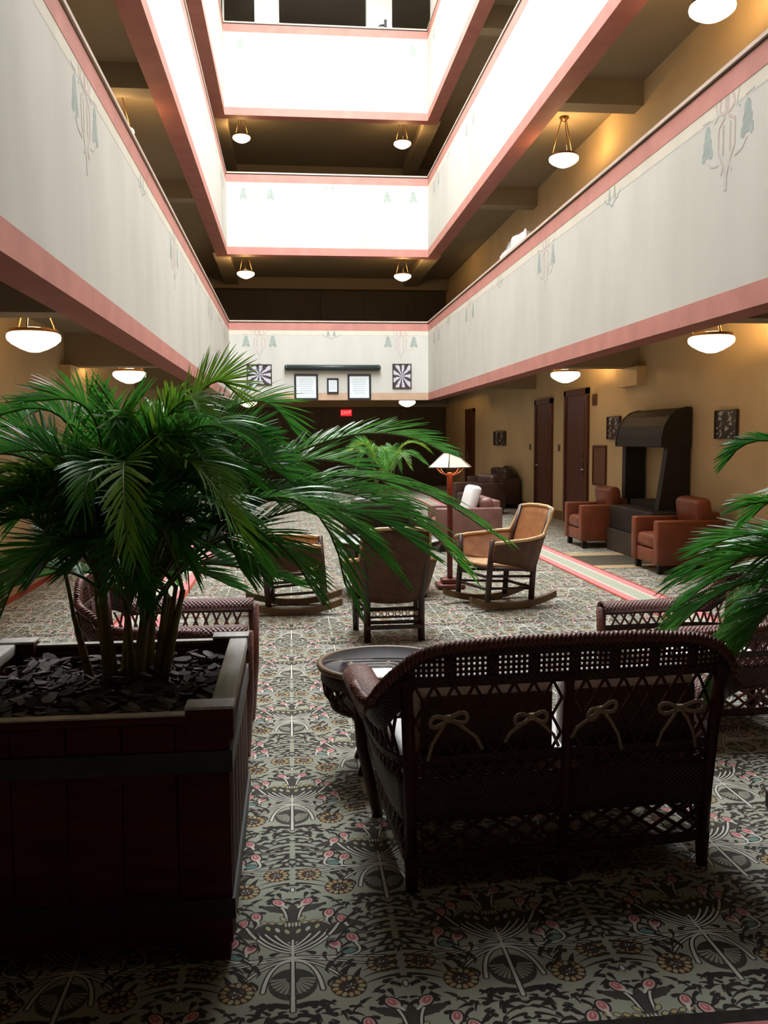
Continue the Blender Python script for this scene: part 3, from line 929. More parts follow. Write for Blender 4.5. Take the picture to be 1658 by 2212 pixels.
for y, lab in ((16.45, 'small dark switch plate between the two brown doors'), (18.5, 'small dark switch plate just beyond the second brown door')):
    t = thing('switch_plate', lab, 'switch', (WR - 0.002, y, 1.36))
    MB().rbox((-0.006, 0, 0), (0.012, 0.12, 0.13), 0.005, 2).build('plate', M['switch'], t)
    MB().rbox((-0.015, 0, 0), (0.012, 0.03, 0.05), 0.004, 2).build('toggle', M['frame'], t)
t = thing('exit_sign', 'lit red exit sign above the dark end wall', 'sign', (1.80, YF - 0.09, 2.40))
MB().rbox((0, 0, 0), (0.36, 0.05, 0.21), 0.012, 2).build('sign_box', M['exit'], t)
fc = bpy.data.curves.new('sign_letters', 'FONT')
fc.body = 'EXIT'
fc.size = 0.16
fc.align_x, fc.align_y = 'CENTER', 'CENTER'
fc.extrude = 0.002
ft = bpy.data.objects.new('sign_text', fc)
COL.objects.link(ft)
me = bpy.data.meshes.new_from_object(ft.evaluated_get(bpy.context.evaluated_depsgraph_get()))
bpy.data.objects.remove(ft)
me.materials.clear()
me.materials.append(M['exittext'])
fo = bpy.data.objects.new('sign_letters', me)
COL.objects.link(fo)
fo.parent = t
fo.location = (0, -0.028, 0)
fo.rotation_euler = (math.pi / 2, 0, 0)
t = thing('rail_ornament', 'small dark figure on the uppermost rail beside the middle opening', 'ornament', (2.49, Y1 + 0.02, LEV[2][1]))
MB().rbox((0.06, 0, 0.10), (0.07, 0.08, 0.2), 0.02, 2).build('upright', M['frame'], t)
MB().tube([(0.05, 0, 0.06), (-0.06, 0, 0.05), (-0.17, 0, 0.012)], [0.035, 0.035, 0.012], 8).build('sloping_arm', M['frame'], t)

# ------------------------------------------------------------------ wicker seats
def wicker_seat(label, cat, loc, rz, hw, dep, bh, ah, name, rose=False, hi=True):
    """wrap-around wicker seat; local +y is the front, the back stands at y = 0. hw half width at the foot, dep depth, bh back and ah arm height."""
    t = thing(name, label, cat, loc, rz)
    e = hw + 0.12
    half_rim = [(e - 0.02, dep, ah - 0.02), (e, dep * 0.55, ah), (e - 0.01, dep * 0.2, ah + 0.02), (e - 0.035, 0.02, ah + 0.10), (e - 0.09, -0.03, bh - 0.085), (e - 0.19, -0.05, bh - 0.022), (hw * 0.45, -0.06, bh)]
    half_base = [(hw, dep - 0.03, 0.10), (hw, dep * 0.55, 0.10), (hw, dep * 0.25, 0.10), (hw, 0.10, 0.10), (hw - 0.005, 0.03, 0.10), (hw - 0.09, 0.0, 0.10), (hw * 0.42, 0.0, 0.10)]
    keys = [tuple(a) + tuple(b) for a, b in zip(half_rim, half_base)]
    keys = [(-k[0], k[1], k[2], -k[3], k[4], k[5]) for k in keys] + [(0, -0.06, bh + 0.003, 0, 0.0, 0.10)] + list(reversed(keys))
    S = catmull(keys, 8)
    NS = len(S)
    # arc-length parameter along the rim
    L = np.concatenate([[0], np.cumsum(np.linalg.norm(np.diff(S[:, :3], axis=0), axis=1))])
    TOT = L[-1]
    def shell(s, z):
        """point at rim arc length s (0..TOT), height z"""
        i = np.interp(s, L, np.arange(NS))
        a = int(min(NS - 2, math.floor(i)))
        f = i - a
        k = S[a] * (1 - f) + S[a + 1] * f
        tt = (z - k[5]) / (k[2] - k[5])
        b = math.sin(max(0, min(1, tt)) * math.pi) * 0.02
        return Vector((k[3] + (k[0] - k[3]) * tt ** 1.3 if tt > 0 else k[3], k[4] + (k[1] - k[4]) * max(tt, 0) ** 1.3, z)), k[2], b
    def P(s, z):
        p, ztop, b = shell(s, min(z, 10))
        return p
    ztop = lambda s: shell(s, 0.3)[1]
    sb0, sb1 = None, None
    # s range of the back: where |x| small enough and y < 0.03
    bk = [i for i in range(NS) if S[i][1] < -0.035]
    sb0, sb1 = L[bk[0]], L[bk[-1]]
    sc = (sb0 + sb1) / 2
    # top rim: three strands twisted round a core
    core = [Vector(S[i][:3]) for i in range(NS)]
    MB().tube(core, 0.016, 8).build('rim_core', M['wicker'], t)
    br = MB()
    nst, turns = 3, TOT / 0.050
    N = int(turns * 8)
    for q in range(nst):
        pts = []
        for i in range(N + 1):
            s = TOT * i / N
            c = Vector([np.interp(s, L, S[:, k]) for k in range(3)])
            c2 = Vector([np.interp(min(TOT, s + 0.01), L, S[:, k]) for k in range(3)])
            tg = (c2 - c).normalized() if (c2 - c).length > 1e-6 else Vector((0, 1, 0))
            n1 = tg.cross(Vector((0, 0, 1))).normalized()
            n2 = n1.cross(tg)
            a = 2 * math.pi * (i / 8 + q / nst)
            pts.append(c + n1 * 0.0135 * math.cos(a) + n2 * 0.0135 * math.sin(a))
        br.tube(pts, 0.0085, 5)
    br.build('braided_rim', M['wickerred'], t)
    # flat woven arm tops that roll outwards
    for sg in (-1, 1):
        rows = []
        for i in range(9):
            y = dep * (0.06 + 0.94 * i / 8)
            zc = ah + 0.015
            row = []
            for j in range(7):
                a = math.pi * j / 6
                row.append((sg * (e - 0.045 - 0.062 * math.cos(a)), y, zc - 0.045 + 0.05 * math.sin(a) + (0.05 if i == 0 else 0)))
            rows.append(row)
        MB().grid(rows).build('arm_roll', M['wickerlit'], t, 0.012)  # skylight on the arm tops is put into this paler weave
        MB().tube([(sg * (e - 0.045), dep, ah - 0.01), (sg * (e - 0.06), dep, 0.3), (sg * hw, dep - 0.02, 0.0)], [0.03, 0.026, 0.022], 8).build('front_post', M['wickerred' if rose else 'wicker'], t)
    # bands of close weave
    def band(s0, s1, z0, z1, nm='woven_band', m='wickerweave', ns=40, clip=True):
        rows = []
        for i in range(ns + 1):
            s = s0 + (s1 - s0) * i / ns
            za, zb = z0(s) if callable(z0) else z0, z1(s) if callable(z1) else z1
            rows.append([P(s, za + (zb - za) * j / 4) for j in range(5)])
        return MB().grid(rows).build(nm, M[m], t, 0.012)
    R = bh / 0.87
    zl1, zl0 = 0.73 * R, 0.48 * R
    band(sb0 - 0.06, sb1 + 0.06, 0.725 * R, 0.755 * R)
    band(0, TOT, 0.452 * R, 0.485 * R, ns=60)
    band(0, TOT, 0.25, 0.405 * R, ns=60)
    band(0, TOT, 0.10, 0.135, ns=60)
    band(sb0 - 0.1, sb1 + 0.1, lambda q: min(bh - 0.042, ztop(q) - 0.03), lambda q: ztop(q) - 0.008)
    # open caned squares in the band under the rim
    cane = MB()
    z0, z1 = 0.757 * R, bh - 0.040
    npan = max(3, int(round((sb1 - sb0) / 0.15)))
    pw = (sb1 - sb0) / npan
    for k in range(npan):
        a, b = sb0 + k * pw, sb0 + (k + 1) * pw
        rows = [[P(a + (pw * 0.22) * i / 2, z0 + (z1 - z0) * j / 3) for j in range(4)] for i in range(3)]
        MB().grid(rows).build('woven_square', M['wickerweave'], t, 0.012)
        a += pw * 0.22
        nh = 6
        for i in range(nh + 1):
            s = a + (b - a) * i / nh
            cane.tube([P(s, z0), P(s, (z0 + z1) / 2), P(s, z1)], 0.0060, 4, False)
        for j in range(5):
            z = z0 + (z1 - z0) * j / 4
            cane.tube([P(a + (b - a) * i / 3, z) for i in range(4)], 0.0060, 4, False)
    tag(cane.build('caned_squares', M['wicker'], t), kind='stuff')
    # shoulders of the back and of the arms above the lattice
    for sa, sb_ in ((0.0, sb0), (sb1, TOT)):
        rows = []
        for i in range(25):
            s = sa + (sb_ - sa) * i / 24
            zt_ = ztop(s) - 0.01
            zlo = min(zt_ - 0.03, max(ah - 0.06, zt_ - 0.13))
            rows.append([P(s, zlo + (zt_ - zlo) * j / 3) for j in range(4)])
        MB().grid(rows).build('woven_shoulder', M['wickerweave'], t, 0.012)
    # crossed lattices
    lat = MB()
    def lattice(s0, s1, za, zb, pitch, r=0.0065):
        n = max(3, int(round((s1 - s0) / pitch)))
        for i in range(n):
            a = s0 + (s1 - s0) * i / n
            b = s0 + (s1 - s0) * (i + 1) / n
            for (u, v) in ((a, b), (b, a)):
                pts = []
                for j in range(6):
                    f = j / 5
                    z_hi = min(zb, ztop(u + (v - u) * f) - 0.03)
                    pts.append(P(u + (v - u) * f, za + (z_hi - za) * f))
                lat.tube(pts, r, 5, False)
    def lattice_x(s0, s1, za, zb, pitch, r=0.0065):
        """two full crossings over the height"""
        n = max(3, int(round((s1 - s0) / pitch)))
        d = (s1 - s0) / n
        for i in range(-1, n + 1):
            for sgn in (1, -1):
                pts = []
                for j in range(9):
                    f = j / 8
                    s = s0 + d * (i + 0.5) + sgn * d * (f * 2 - 1)
                    if s0 <= s <= s1:
                        pts.append(P(s, za + (zb - za) * f))
                if len(pts) > 1:
                    lat.tube(pts, r, 5, False)
    gap = 0.025
    lattice_x(sb0, sc - gap, zl0, zl1, 0.070, 0.0058)
    lattice_x(sc + gap, sb1, zl0, zl1, 0.070, 0.0058)
    for sa, sb_ in ((0.06, sb0 - 0.06), (sb1 + 0.06, TOT - 0.06)):
        lattice(sa, sb_, zl0, 0.62 * R, 0.06)
    lattice(0.05, TOT - 0.05, 0.40 * R, 0.455 * R, 0.06, 0.009)
    lattice_x(0.05, TOT - 0.05, 0.135, 0.26, 0.10, 0.0075)
    tag(lat.build('wicker_lattice', M['wickerred' if rose else 'wicker'], t), kind='stuff')
    # stakes and legs
    for s in (sb0 + 0.0, sc, sb1):
        top = 0.75 * R
        MB().tube([P(s, 0.1), P(s, 0.3), P(s, 0.5), P(s, top)], 0.019 if s == sc else 0.022, 8).build('back_post', M['wicker'], t)
        p = P(s, 0.1)
        MB().tube([p + Vector((0, 0, 0.02)), Vector((p.x * 1.0, p.y, 0.0))], [0.026, 0.021], 8).build('leg', M['wicker'], t)
    # seat deck and front apron
    MB().bb(-hw + 0.02, hw - 0.02, 0.03, dep - 0.02, 0.29, 0.33, 0.012).build('seat_deck', M['wickerweave'], t)
    MB().bb(-hw + 0.01, hw - 0.01, dep - 0.035, dep - 0.015, 0.09, 0.31).build('front_apron', M['wickerweave'], t)
    return t

LOVE, LRZ = (0.93, 2.93, 0), math.radians(3.6)
wicker_seat('dark wicker loveseat seen from behind in the middle of the foreground', 'loveseat', LOVE, LRZ, 0.555, 0.66, 0.872, 0.615, 'wicker_loveseat')
wicker_seat('reddish wicker armchair behind the wooden planter, its open arm towards the viewer', 'armchair', (-0.98, 4.60, 0), -math.pi / 2, 0.29, 0.76, 0.86, 0.645, 'wicker_armchair', True)
wicker_seat('reddish wicker armchair facing left behind the loveseat and the right palm', 'armchair', (2.54, 4.62, 0), math.pi / 2 + 0.05, 0.29, 0.74, 0.82, 0.575, 'wicker_armchair', True)

def on(base, rz, p):
    c, s = math.cos(rz), math.sin(rz)
    return (base[0] + c * p[0] - s * p[1], base[1] + s * p[0] + c * p[1], base[2] + p[2])
# loveseat cushions; the two back cushions carry the bows tied round the lattice
def bow(parent, x, y, z, k):
    r = random.Random(k)
    b = MB()
    def rib(pts, w=0.011):
        pts = [Vector(p) for p in pts]
        L_, R_ = [], []
        for i, p in enumerate(pts):
            tg = (pts[min(i + 1, len(pts) - 1)] - pts[max(i - 1, 0)]).normalized()
            n = tg.cross(Vector((0, 1, 0))).normalized() * w * 0.62
            L_.append(p + n)
            R_.append(p - n)
        b.grid([L_, R_])
    for s in (-1, 1):
        a = r.uniform(0.04, 0.085)
        dz = r.uniform(-0.01, 0.04) * s
        pts = [(x, y - 0.02, z)] + [(x + s * a * math.sin(math.pi * f) * 1.0, y - 0.028 - 0.012 * math.sin(math.pi * f), z + dz * math.sin(math.pi * f) + 0.018 * math.sin(2 * math.pi * f)) for f in np.linspace(0.08, 0.92, 9)] + [(x, y - 0.02, z)]
        rib(pts)
        q = r.uniform(0.08, 0.15)
        w_ = r.uniform(0.05, 0.12)
        rib([(x, y - 0.02, z), (x + s * w_ * 0.4, y - 0.035, z - q * 0.25), (x + s * w_ * 0.8, y - 0.03, z - q * 0.6), (x + s * w_, y - 0.026, z - q)], 0.009)
    b.rbox((x, y - 0.022, z), (0.03, 0.018, 0.024), 0.007, 2)
    b.build('ribbon_bow', M['linen'], parent, 0.002)
for sx, lab in ((-1, 'white back cushion tied with ribbons behind the left half of the loveseat lattice'), (1, 'white back cushion tied with ribbons behind the right half of the loveseat lattice')):
    p = on(LOVE, LRZ, (sx * 0.268, 0.10, 0.462))
    t = thing('back_cushion', lab, 'cushion', p, LRZ)
    MB().rbox((0, 0, 0.12), (0.51, 0.13, 0.30), 0.06, 4).build('cushion_body', M['white'], t)
    MB().rbox((0, -0.066, 0.085), (0.47, 0.012, 0.25), 0.005, 2).build('cushion_shade_panel', M['cushionshade'], t)  # brown panel paints the shade on the lower back of the white cushion
    for i, dx in enumerate((-0.16, 0.13)):
        bow(t, dx, -0.135, 0.16 - 0.01 * i, 11 * sx + i + 40)
p = on(LOVE, LRZ, (0, 0.36, 0.33))
tag(MB().rbox((0, 0, 0.045), (1.04, 0.54, 0.088), 0.035, 3).build('seat_cushion', M['white']), 'long white seat cushion on the dark wicker loveseat', 'cushion')
o = bpy.data.objects['seat_cushion']
o.location, o.rotation_euler = p, (0, 0, LRZ)
for base, rz, lab in (((-0.98, 4.60, 0), -math.pi / 2, 'white seat cushion in the wicker armchair behind the planter'), ((2.54, 4.62, 0), math.pi / 2 + 0.05, 'white seat cushion in the wicker armchair by the right palm')):
    o = MB().rbox((0, 0, 0.045), (0.52, 0.60, 0.088), 0.035, 3).build('seat_cushion', M['white'])
    o.location, o.rotation_euler = on(base, rz, (0, 0.40, 0.33)), (0, 0, rz)
    tag(o, lab, 'cushion')

# small oval wicker table with a dark glass top
t = thing('wicker_side_table', 'small round wicker table with dark glass top beside the loveseat', 'table', (0.42, 4.10, 0))
MB().lathe([(0.0, 0.492), (0.285, 0.492), (0.29, 0.498), (0.285, 0.504), (0.0, 0.504)], 36).build('glass_top', M['glass'], t)
rim = [(0.30 * math.cos(2 * math.pi * k / 40), 0.30 * math.sin(2 * math.pi * k / 40), 0.495) for k in range(40)]
MB().tube(rim, 0.016, 8, closed=True).build('table_rim', M['runner'], t)
MB().lathe([(0.288, 0.485), (0.292, 0.43), (0.28, 0.42)], 36).build('woven_band', M['wickerweave'], t, 0.01)
lt = MB()
for k in range(22):
    for d in (1, -1):
        a0, a1 = 2 * math.pi * k / 22, 2 * math.pi * (k + d * 1.0) / 22
        lt.tube([(0.285 * math.cos(a0), 0.285 * math.sin(a0), 0.425), (0.28 * math.cos((a0 + a1) / 2), 0.28 * math.sin((a0 + a1) / 2), 0.37), (0.24 * math.cos(a1), 0.24 * math.sin(a1), 0.31)], 0.007, 5, False)
tag(lt.build('wicker_lattice', M['wicker'], t), kind='stuff')
low = [(0.24 * math.cos(2 * math.pi * k / 32), 0.24 * math.sin(2 * math.pi * k / 32), 0.305) for k in range(32)]
MB().tube(low, 0.014, 8, closed=True).build('lower_ring', M['wicker'], t)
MB().lathe([(0.235, 0.30), (0.14, 0.26), (0.06, 0.22)], 28).build('woven_bowl', M['wickerweave'], t, 0.01)
MB().tube([(0, 0, 0.25), (0, 0, 0.08)], [0.05, 0.035], 10).build('stem', M['wicker'], t)
for k in range(4):
    a = math.pi / 4 + k * math.pi / 2
    c, s = math.cos(a), math.sin(a)
    MB().tube([(0.22 * c, 0.22 * s, 0.30), (0.10 * c, 0.10 * s, 0.16), (0.17 * c, 0.17 * s, 0.0)], 0.015, 7).build('leg', M['wicker'], t)

# ------------------------------------------------------------------ woven rocking chairs
def woven_chair(name, label, cat, loc, rz, rocker=True, scale=1.0):
    t = thing(name, label, cat, loc, rz)
    tl = 0.10 if rocker else 0.0                      # how far the rocker leans back
    def T(x, y, z):
        return (x * scale, (y - tl * (z - 0.3) * 0.8) * scale, (z + tl * y * 0.8) * scale)
    fp, bp = 0.27, 0.225
    zf = 0.07 if rocker else 0.0
    for s in (-1, 1):
        MB().tube([T(s * fp, 0.25, zf), T(s * fp, 0.25, 0.4), T(s * (fp + 0.02), 0.255, 0.625)], [0.026, 0.028, 0.024], 9).build('front_post', M['chairwood'], t)
        MB().tube([T(s * bp, -0.24, zf), T(s * bp, -0.24, 0.40), T(s * (bp + 0.02), -0.30, 0.66), T(s * (bp + 0.025), -0.37, 0.935)], [0.028, 0.028, 0.022, 0.018], 9).build('back_post', M['chairwood'], t)
        for z in ((0.19, 0.30) if rocker else (0.16, 0.27)):
            MB().tube([T(s * fp, 0.25, z), T(s * bp, -0.24, z)], 0.013, 7).build('side_rung', M['chairwood'], t)
        MB().tube([T(s * fp, 0.25, 0.365), T(s * bp, -0.24, 0.365)], 0.018, 7).build('seat_rail', M['chairwood'], t)
        if rocker:
            pts = []
            for i in range(15):
                y = -0.47 + 0.90 * i / 14
                pts.append((y, 0.03 + 0.20 * (y + 0.03) ** 2 / 0.36 * 0.75))
            q = MB()
            top = [[(s * (0.25 + 0.015 * 0) + dx, y, z + dz) for (dx, dz) in ((-0.026, -0.03), (0.026, -0.03), (0.026, 0.03), (-0.026, 0.03), (-0.026, -0.03))] for y, z in pts]
            q.grid(top, smooth=False)
            q.add([top[0][k] for k in range(4)], [(0, 1, 2, 3)])
            q.add([top[-1][k] for k in range(4)], [(3, 2, 1, 0)])
            q.build('runner', M['runner'], t)
    for y, w, zs in ((0.25, fp, (0.18, 0.29, 0.365)), (-0.24, bp, (0.20, 0.365) if rocker else (0.16, 0.365))):
        for z in zs:
            MB().tube([T(-w, y, z), T(w, y, z)], 0.015, 7).build('cross_rung', M['chairwood'], t)
    # woven seat
    q = MB()
    q.grid([[T((-bp + (bp * 2) * i / 6) * (1 + (fp / bp - 1) * j / 6), -0.25 + 0.51 * j / 6, 0.395 - 0.012 * math.sin(math.pi * i / 6)) for j in range(7)] for i in range(7)])
    q.build('woven_seat', M['seatweave'], t, 0.03)
    # woven wrap of arms and back, one continuous sheet
    top = [(-0.36, 0.27, 0.60), (-0.385, 0.12, 0.625), (-0.385, -0.04, 0.645), (-0.355, -0.18, 0.67), (-0.285, -0.285, 0.69), (-0.275, -0.335, 0.80), (-0.272, -0.375, 0.925), (-0.15, -0.392, 0.945)]
    bot = [(-0.275, 0.25, 0.43), (-0.285, 0.10, 0.41), (-0.28, -0.04, 0.39), (-0.26, -0.15, 0.37), (-0.235, -0.215, 0.35), (-0.225, -0.225, 0.345), (-0.22, -0.23, 0.34), (-0.12, -0.255, 0.325)]
    keys = [a + b for a, b in zip(top, bot)]
    keys = keys + [(0, -0.40, 0.95, 0, -0.265, 0.32)] + [(-k[0], k[1], k[2], -k[3], k[4], k[5]) for k in reversed(keys)]
    S = []
    for i in range(len(keys) - 1):
        for f in (0, 0.25, 0.5, 0.75):
            S.append([a + (b - a) * f for a, b in zip(keys[i], keys[i + 1])])
    S.append(list(keys[-1]))
    rows = []
    for k in S:
        row = []
        for j in range(9):
            f = j / 8
            g = f ** 1.1
            row.append(T(k[3] + (k[0] - k[3]) * f ** 0.75, k[4] + (k[1] - k[4]) * g, k[5] + (k[2] - k[5]) * f))
        rows.append(row)
    MB().grid(rows).build('woven_wrap', M['rattan'], t, 0.010)
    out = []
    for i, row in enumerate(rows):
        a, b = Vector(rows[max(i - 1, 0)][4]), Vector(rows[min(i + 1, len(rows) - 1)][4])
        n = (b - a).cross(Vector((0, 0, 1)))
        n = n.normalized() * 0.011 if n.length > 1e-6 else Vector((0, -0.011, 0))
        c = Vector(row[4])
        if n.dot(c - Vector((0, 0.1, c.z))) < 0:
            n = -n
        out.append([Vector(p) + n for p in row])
    MB().grid(out).build('shaded_outer_wrap', M['rattanshade'], t, 0.008)  # second sheet, darker: shade on the outside put into its colour
    MB().tube([T(*k[:3]) for k in S], 0.017, 8).build('wrap_rim', M['rattanrim'], t)
    if not rocker:
        a = MB()
        for z in (0.205, 0.262):
            a.tube([T(-bp, -0.245, z), T(bp, -0.245, z)], 0.009, 6)
        a.build('apron_rail', M['chairwood'], t)
        a = MB()
        for k in range(8):
            x = -bp + 0.028 + k * (2 * bp - 0.056) / 7
            a.tube([T(x + 0.022 * math.cos(2 * math.pi * i / 12), -0.245, 0.234 + 0.022 * math.sin(2 * math.pi * i / 12)) for i in range(12)], 0.005, 5, closed=True)
        tag(a.build('apron_scrolls', M['rattanrim'], t), kind='stuff')
        MB().bb(-bp, bp, -0.26, -0.235, 0.10, 0.13).build('floor_stretcher', M['chairwood'], t)
    return t
woven_chair('woven_armchair', 'woven armchair seen from behind in front of the round table', 'chair', (0.765, 6.90, 0), 0.03, False, 0.93)
woven_chair('rocking_chair', 'orange woven rocking chair with dark posts facing left beside the round table', 'rocking chair', (1.90, 8.05, 0), math.pi / 2 + 0.32, True, 1.0)
woven_chair('rocking_chair', 'orange woven rocking chair facing right, half behind the palm fronds', 'rocking chair', (0.02, 8.05, 0), -math.pi / 2 - 0.05, True, 1.0)

# round table between the chairs
t = thing('round_table', 'round low table with pale glass top between the woven chairs', 'table', (0.96, 8.85, 0))
MB().lathe([(0.0, 0.535), (0.53, 0.535), (0.54, 0.543), (0.53, 0.551), (0.0, 0.551)], 40).build('glass_top', M['tabletop'], t)
MB().lathe([(0.50, 0.533), (0.53, 0.53), (0.53, 0.47), (0.49, 0.47), (0.49, 0.533)], 40).build('table_apron', M['darkwood'], t)
for k in range(4):
    a = math.pi / 4 + k * math.pi / 2
    MB().tube([(0.44 * math.cos(a), 0.44 * math.sin(a), 0.48), (0.38 * math.cos(a), 0.38 * math.sin(a), 0.25), (0.46 * math.cos(a), 0.46 * math.sin(a), 0.0)], [0.03, 0.024, 0.028], 8).build('leg', M['darkwood'], t)
MB().lathe([(0.0, 0.19), (0.34, 0.19), (0.34, 0.21), (0.0, 0.21)], 32).build('lower_shelf', M['darkwood'], t)

# ------------------------------------------------------------------ leather club chairs
def club_chair(name, label, cat, loc, rz, m, w=0.78, d=0.80, bh=0.84, ah=0.61, seats=1):
    """local +y is the front; the chair stands centred on loc"""
    t = thing(name, label, cat, loc, rz)
    aw = 0.13
    for s in (-1, 1):
        MB().rbox((s * (w / 2 - aw / 2), 0.0, (ah + 0.10) / 2), (aw, d, ah - 0.10), 0.022, 2).build('arm', M[m], t)
        for y in (-d / 2 + 0.07, d / 2 - 0.07):
            MB().box((s * (w / 2 - 0.07), y, 0.055), (0.06, 0.06, 0.11)).build('leg', M['blackwood'], t)
    MB().rbox((0, d / 2 - 0.10, 0.185), (w - 2 * aw - 0.004, 0.16, 0.17), 0.02, 2).build('front_rail', M[m], t)
    MB().rbox((0, -d / 2 + 0.06, 0.40), (w - 2 * aw - 0.004, 0.12, 0.58), 0.02, 2).build('back_panel', M[m], t)
    sw = (w - 2 * aw - 0.01) / seats
    for k in range(seats):
        x = -(w - 2 * aw) / 2 + sw * (k + 0.5) + 0.004
        MB().rbox((x, 0.055, 0.355), (sw - 0.006, d - 0.14, 0.165), 0.055, 4, None, 0.012).build('seat_pad', M[m], t)
        MB().rbox((x, -d / 2 + 0.19, (bh + 0.44) / 2), (sw + (0.10 if seats == 1 else -0.01), 0.20, bh - 0.44 + 0.03), 0.075, 4, Euler((-0.14, 0, 0))).build('back_pad', M[m], t)
    return t
club_chair('leather_armchair', 'nearer tan leather armchair against the right wall', 'armchair', (4.475, 9.92, 0), math.pi / 2, 'leather')
club_chair('leather_armchair', 'farther tan leather armchair between the hooded stand and the door', 'armchair', (4.375, 12.37, 0), math.pi / 2, 'leather', 0.78, 0.72)
club_chair('leather_armchair', 'mauve leather armchair with a white pillow behind the right rocking chair', 'armchair', (2.42, 12.30, 0), math.pi / 2, 'mauve', 0.80, 0.92, 0.72, 0.60)
tag(MB().rbox((0, 0, 0), (0.14, 0.46, 0.42), 0.065, 4, Euler((0, 0.28, 0.1))).build('throw_pillow', M['white']), 'white pillow propped on the mauve leather armchair', 'pillow')
bpy.data.objects['throw_pillow'].location = (2.50, 12.26, 0.69)
club_chair('leather_armchair', 'dark olive armchair facing the viewer beyond the round table', 'armchair', (1.10, 10.75, 0), math.pi, 'olive', 0.92, 0.82, 0.82, 0.60)
t = club_chair('leather_sofa', 'dark brown leather sofa against the right wall below the small dark print', 'sofa', (4.58, 19.95, 0), math.pi / 2, 'leatherdark', 1.75, 0.84, 0.86, 0.66, 2)
MB().prism([(-0.62, 0.0)] + [(-0.62 + 1.24 * i / 16, 0.05 + 0.17 * math.sin(math.pi * i / 16)) for i in range(17)] + [(0.62, 0.0)], (0, -0.41, 0.70), (1, 0, 0), (0, 0, 1), (0, 0.10, 0)).build('camel_back', M['leatherdark'], t)
club_chair('leather_armchair', 'dark brown leather armchair in front of the dark sofa', 'armchair', (3.85, 18.0, 0), math.pi / 2 + 0.25, 'leatherdark', 0.84, 0.82, 0.80, 0.64)

# tall hooded stand against the right wall
t = thing('hooded_stand', 'tall black brown hooded wooden stand between the two tan armchairs', 'stand', (0, 0, 0))
ya, yz = 10.82, 12.42
MB().bb(4.40, 5.045, ya - 0.35, 11.93, 0.30, 0.62, 0.015).build('base_box', M['blackwood'], t)
MB().bb(4.37, 5.045, ya - 0.37, 11.93, 0.0, 0.30).build('plinth', M['darkpanel'], t)
hood = [(5.05, 1.93), (4.98, 1.935), (4.86, 1.90), (4.76, 1.82), (4.69, 1.70), (4.655, 1.56), (4.65, 1.43), (4.67, 1.42), (5.05, 1.42)]
for y0, y1, nm in ((ya, ya + 0.05, 'hood_end'), (yz - 0.05, yz, 'hood_end')):
    MB().prism([(x, z) for x, z in hood], (0, y0, 0), (1, 0, 0), (0, 0, 1), (0, y1 - y0, 0)).build(nm, M['blackwood'], t)
h2 = [(5.05 - (5.05 - x) * 0.985, 1.42 + (z - 1.42) * 0.985) for x, z in hood]
MB().prism(h2, (0, ya + 0.05, 0), (1, 0, 0), (0, 0, 1), (0, yz - ya - 0.10, 0)).build('hood', M['blackwood'], t)
for y0, y1, xb, zb in ((ya + 0.02, ya + 0.15, 4.64, 0.62), (yz - 0.15, yz - 0.02, 4.75, 0.0)):
    MB().prism([(xb, zb), (5.04, zb), (5.04, 1.42), (4.755, 1.42)], (0, y0, 0), (1, 0, 0), (0, 0, 1), (0, y1 - y0, 0)).build('tapering_post', M['blackwood'], t)
MB().bb(4.70, 5.03, ya + 0.15, 11.93, 0.62, 0.70).build('seat_ledge', M['blackwood'], t)

# dark cabinet behind the palm on the left
t = thing('wooden_cabinet', 'dark wooden cabinet against the left wall behind the palm', 'cabinet', (WL + 0.26, 12.0, 0))
MB().bb(-0.25, 0.22, -1.1, 1.6, 0.06, 1.10).build('carcass', M['darkwood'], t)
MB().bb(-0.26, 0.26, -1.14, 1.64, 1.10, 1.14, 0.01).build('cabinet_top', M['darkwood'], t)
MB().bb(-0.22, 0.20, -1.06, 1.56, 0.0, 0.06).build('plinth', M['blackwood'], t)
for k in range(3):
    y0 = -1.08 + k * 0.89
    dr = MB().bb(0.22, 0.24, y0 + 0.02, y0 + 0.87, 0.10, 0.80).build('cabinet_door', M['doorwood'], t)
    MB().tube([(0.24, y0 + 0.78, 0.5), (0.265, y0 + 0.78, 0.5)], 0.014, 8).build('knob', M['brass'], dr)
    dw = MB().bb(0.22, 0.24, y0 + 0.02, y0 + 0.87, 0.84, 1.06).build('drawer', M['doorwood'], t)
    MB().tube([(0.24, y0 + 0.44, 0.95), (0.265, y0 + 0.44, 0.95)], 0.014, 8).build('knob', M['brass'], dw)

# floor lamp with a mica shade
t = thing('floor_lamp', 'floor lamp with pointed mica shade and red wooden pole beside the rocker', 'lamp', (1.63, 9.05, 0))
MB().bb(-0.14, 0.14, -0.14, 0.14, 0.0, 0.05, 0.012).bb(-0.09, 0.09, -0.09, 0.09, 0.05, 0.10, 0.01).build('lamp_base', M['redpole'], t)
MB().bb(-0.026, 0.026, -0.026, 0.026, 0.10, 1.20, 0.006).build('pole', M['redpole'], t)
NSH = 6
def shv(r, z, k):
    a = 2 * math.pi * k / NSH + 0.3
    return (r * math.cos(a), r * math.sin(a), z)
for k in range(NSH):
    MB().grid([[shv(0.25, 1.255, k), shv(0.06, 1.405, k)], [shv(0.25, 1.255, k + 1), shv(0.06, 1.405, k + 1)]], smooth=False).build('shade_panel', M['mica'], t, 0.004)
rb = MB()
for k in range(NSH):
    rb.tube([shv(0.25, 1.255, k), shv(0.06, 1.407, k)], 0.006, 5)
    rb.tube([shv(0.25, 1.255, k), shv(0.25, 1.255, k + 1)], 0.006, 5)
rb.build('shade_ribs', M['brownframe'], t)
MB().lathe([(0.065, 1.40), (0.068, 1.415), (0.03, 1.428), (0.0, 1.432)], 12).build('shade_cap', M['brownframe'], t)
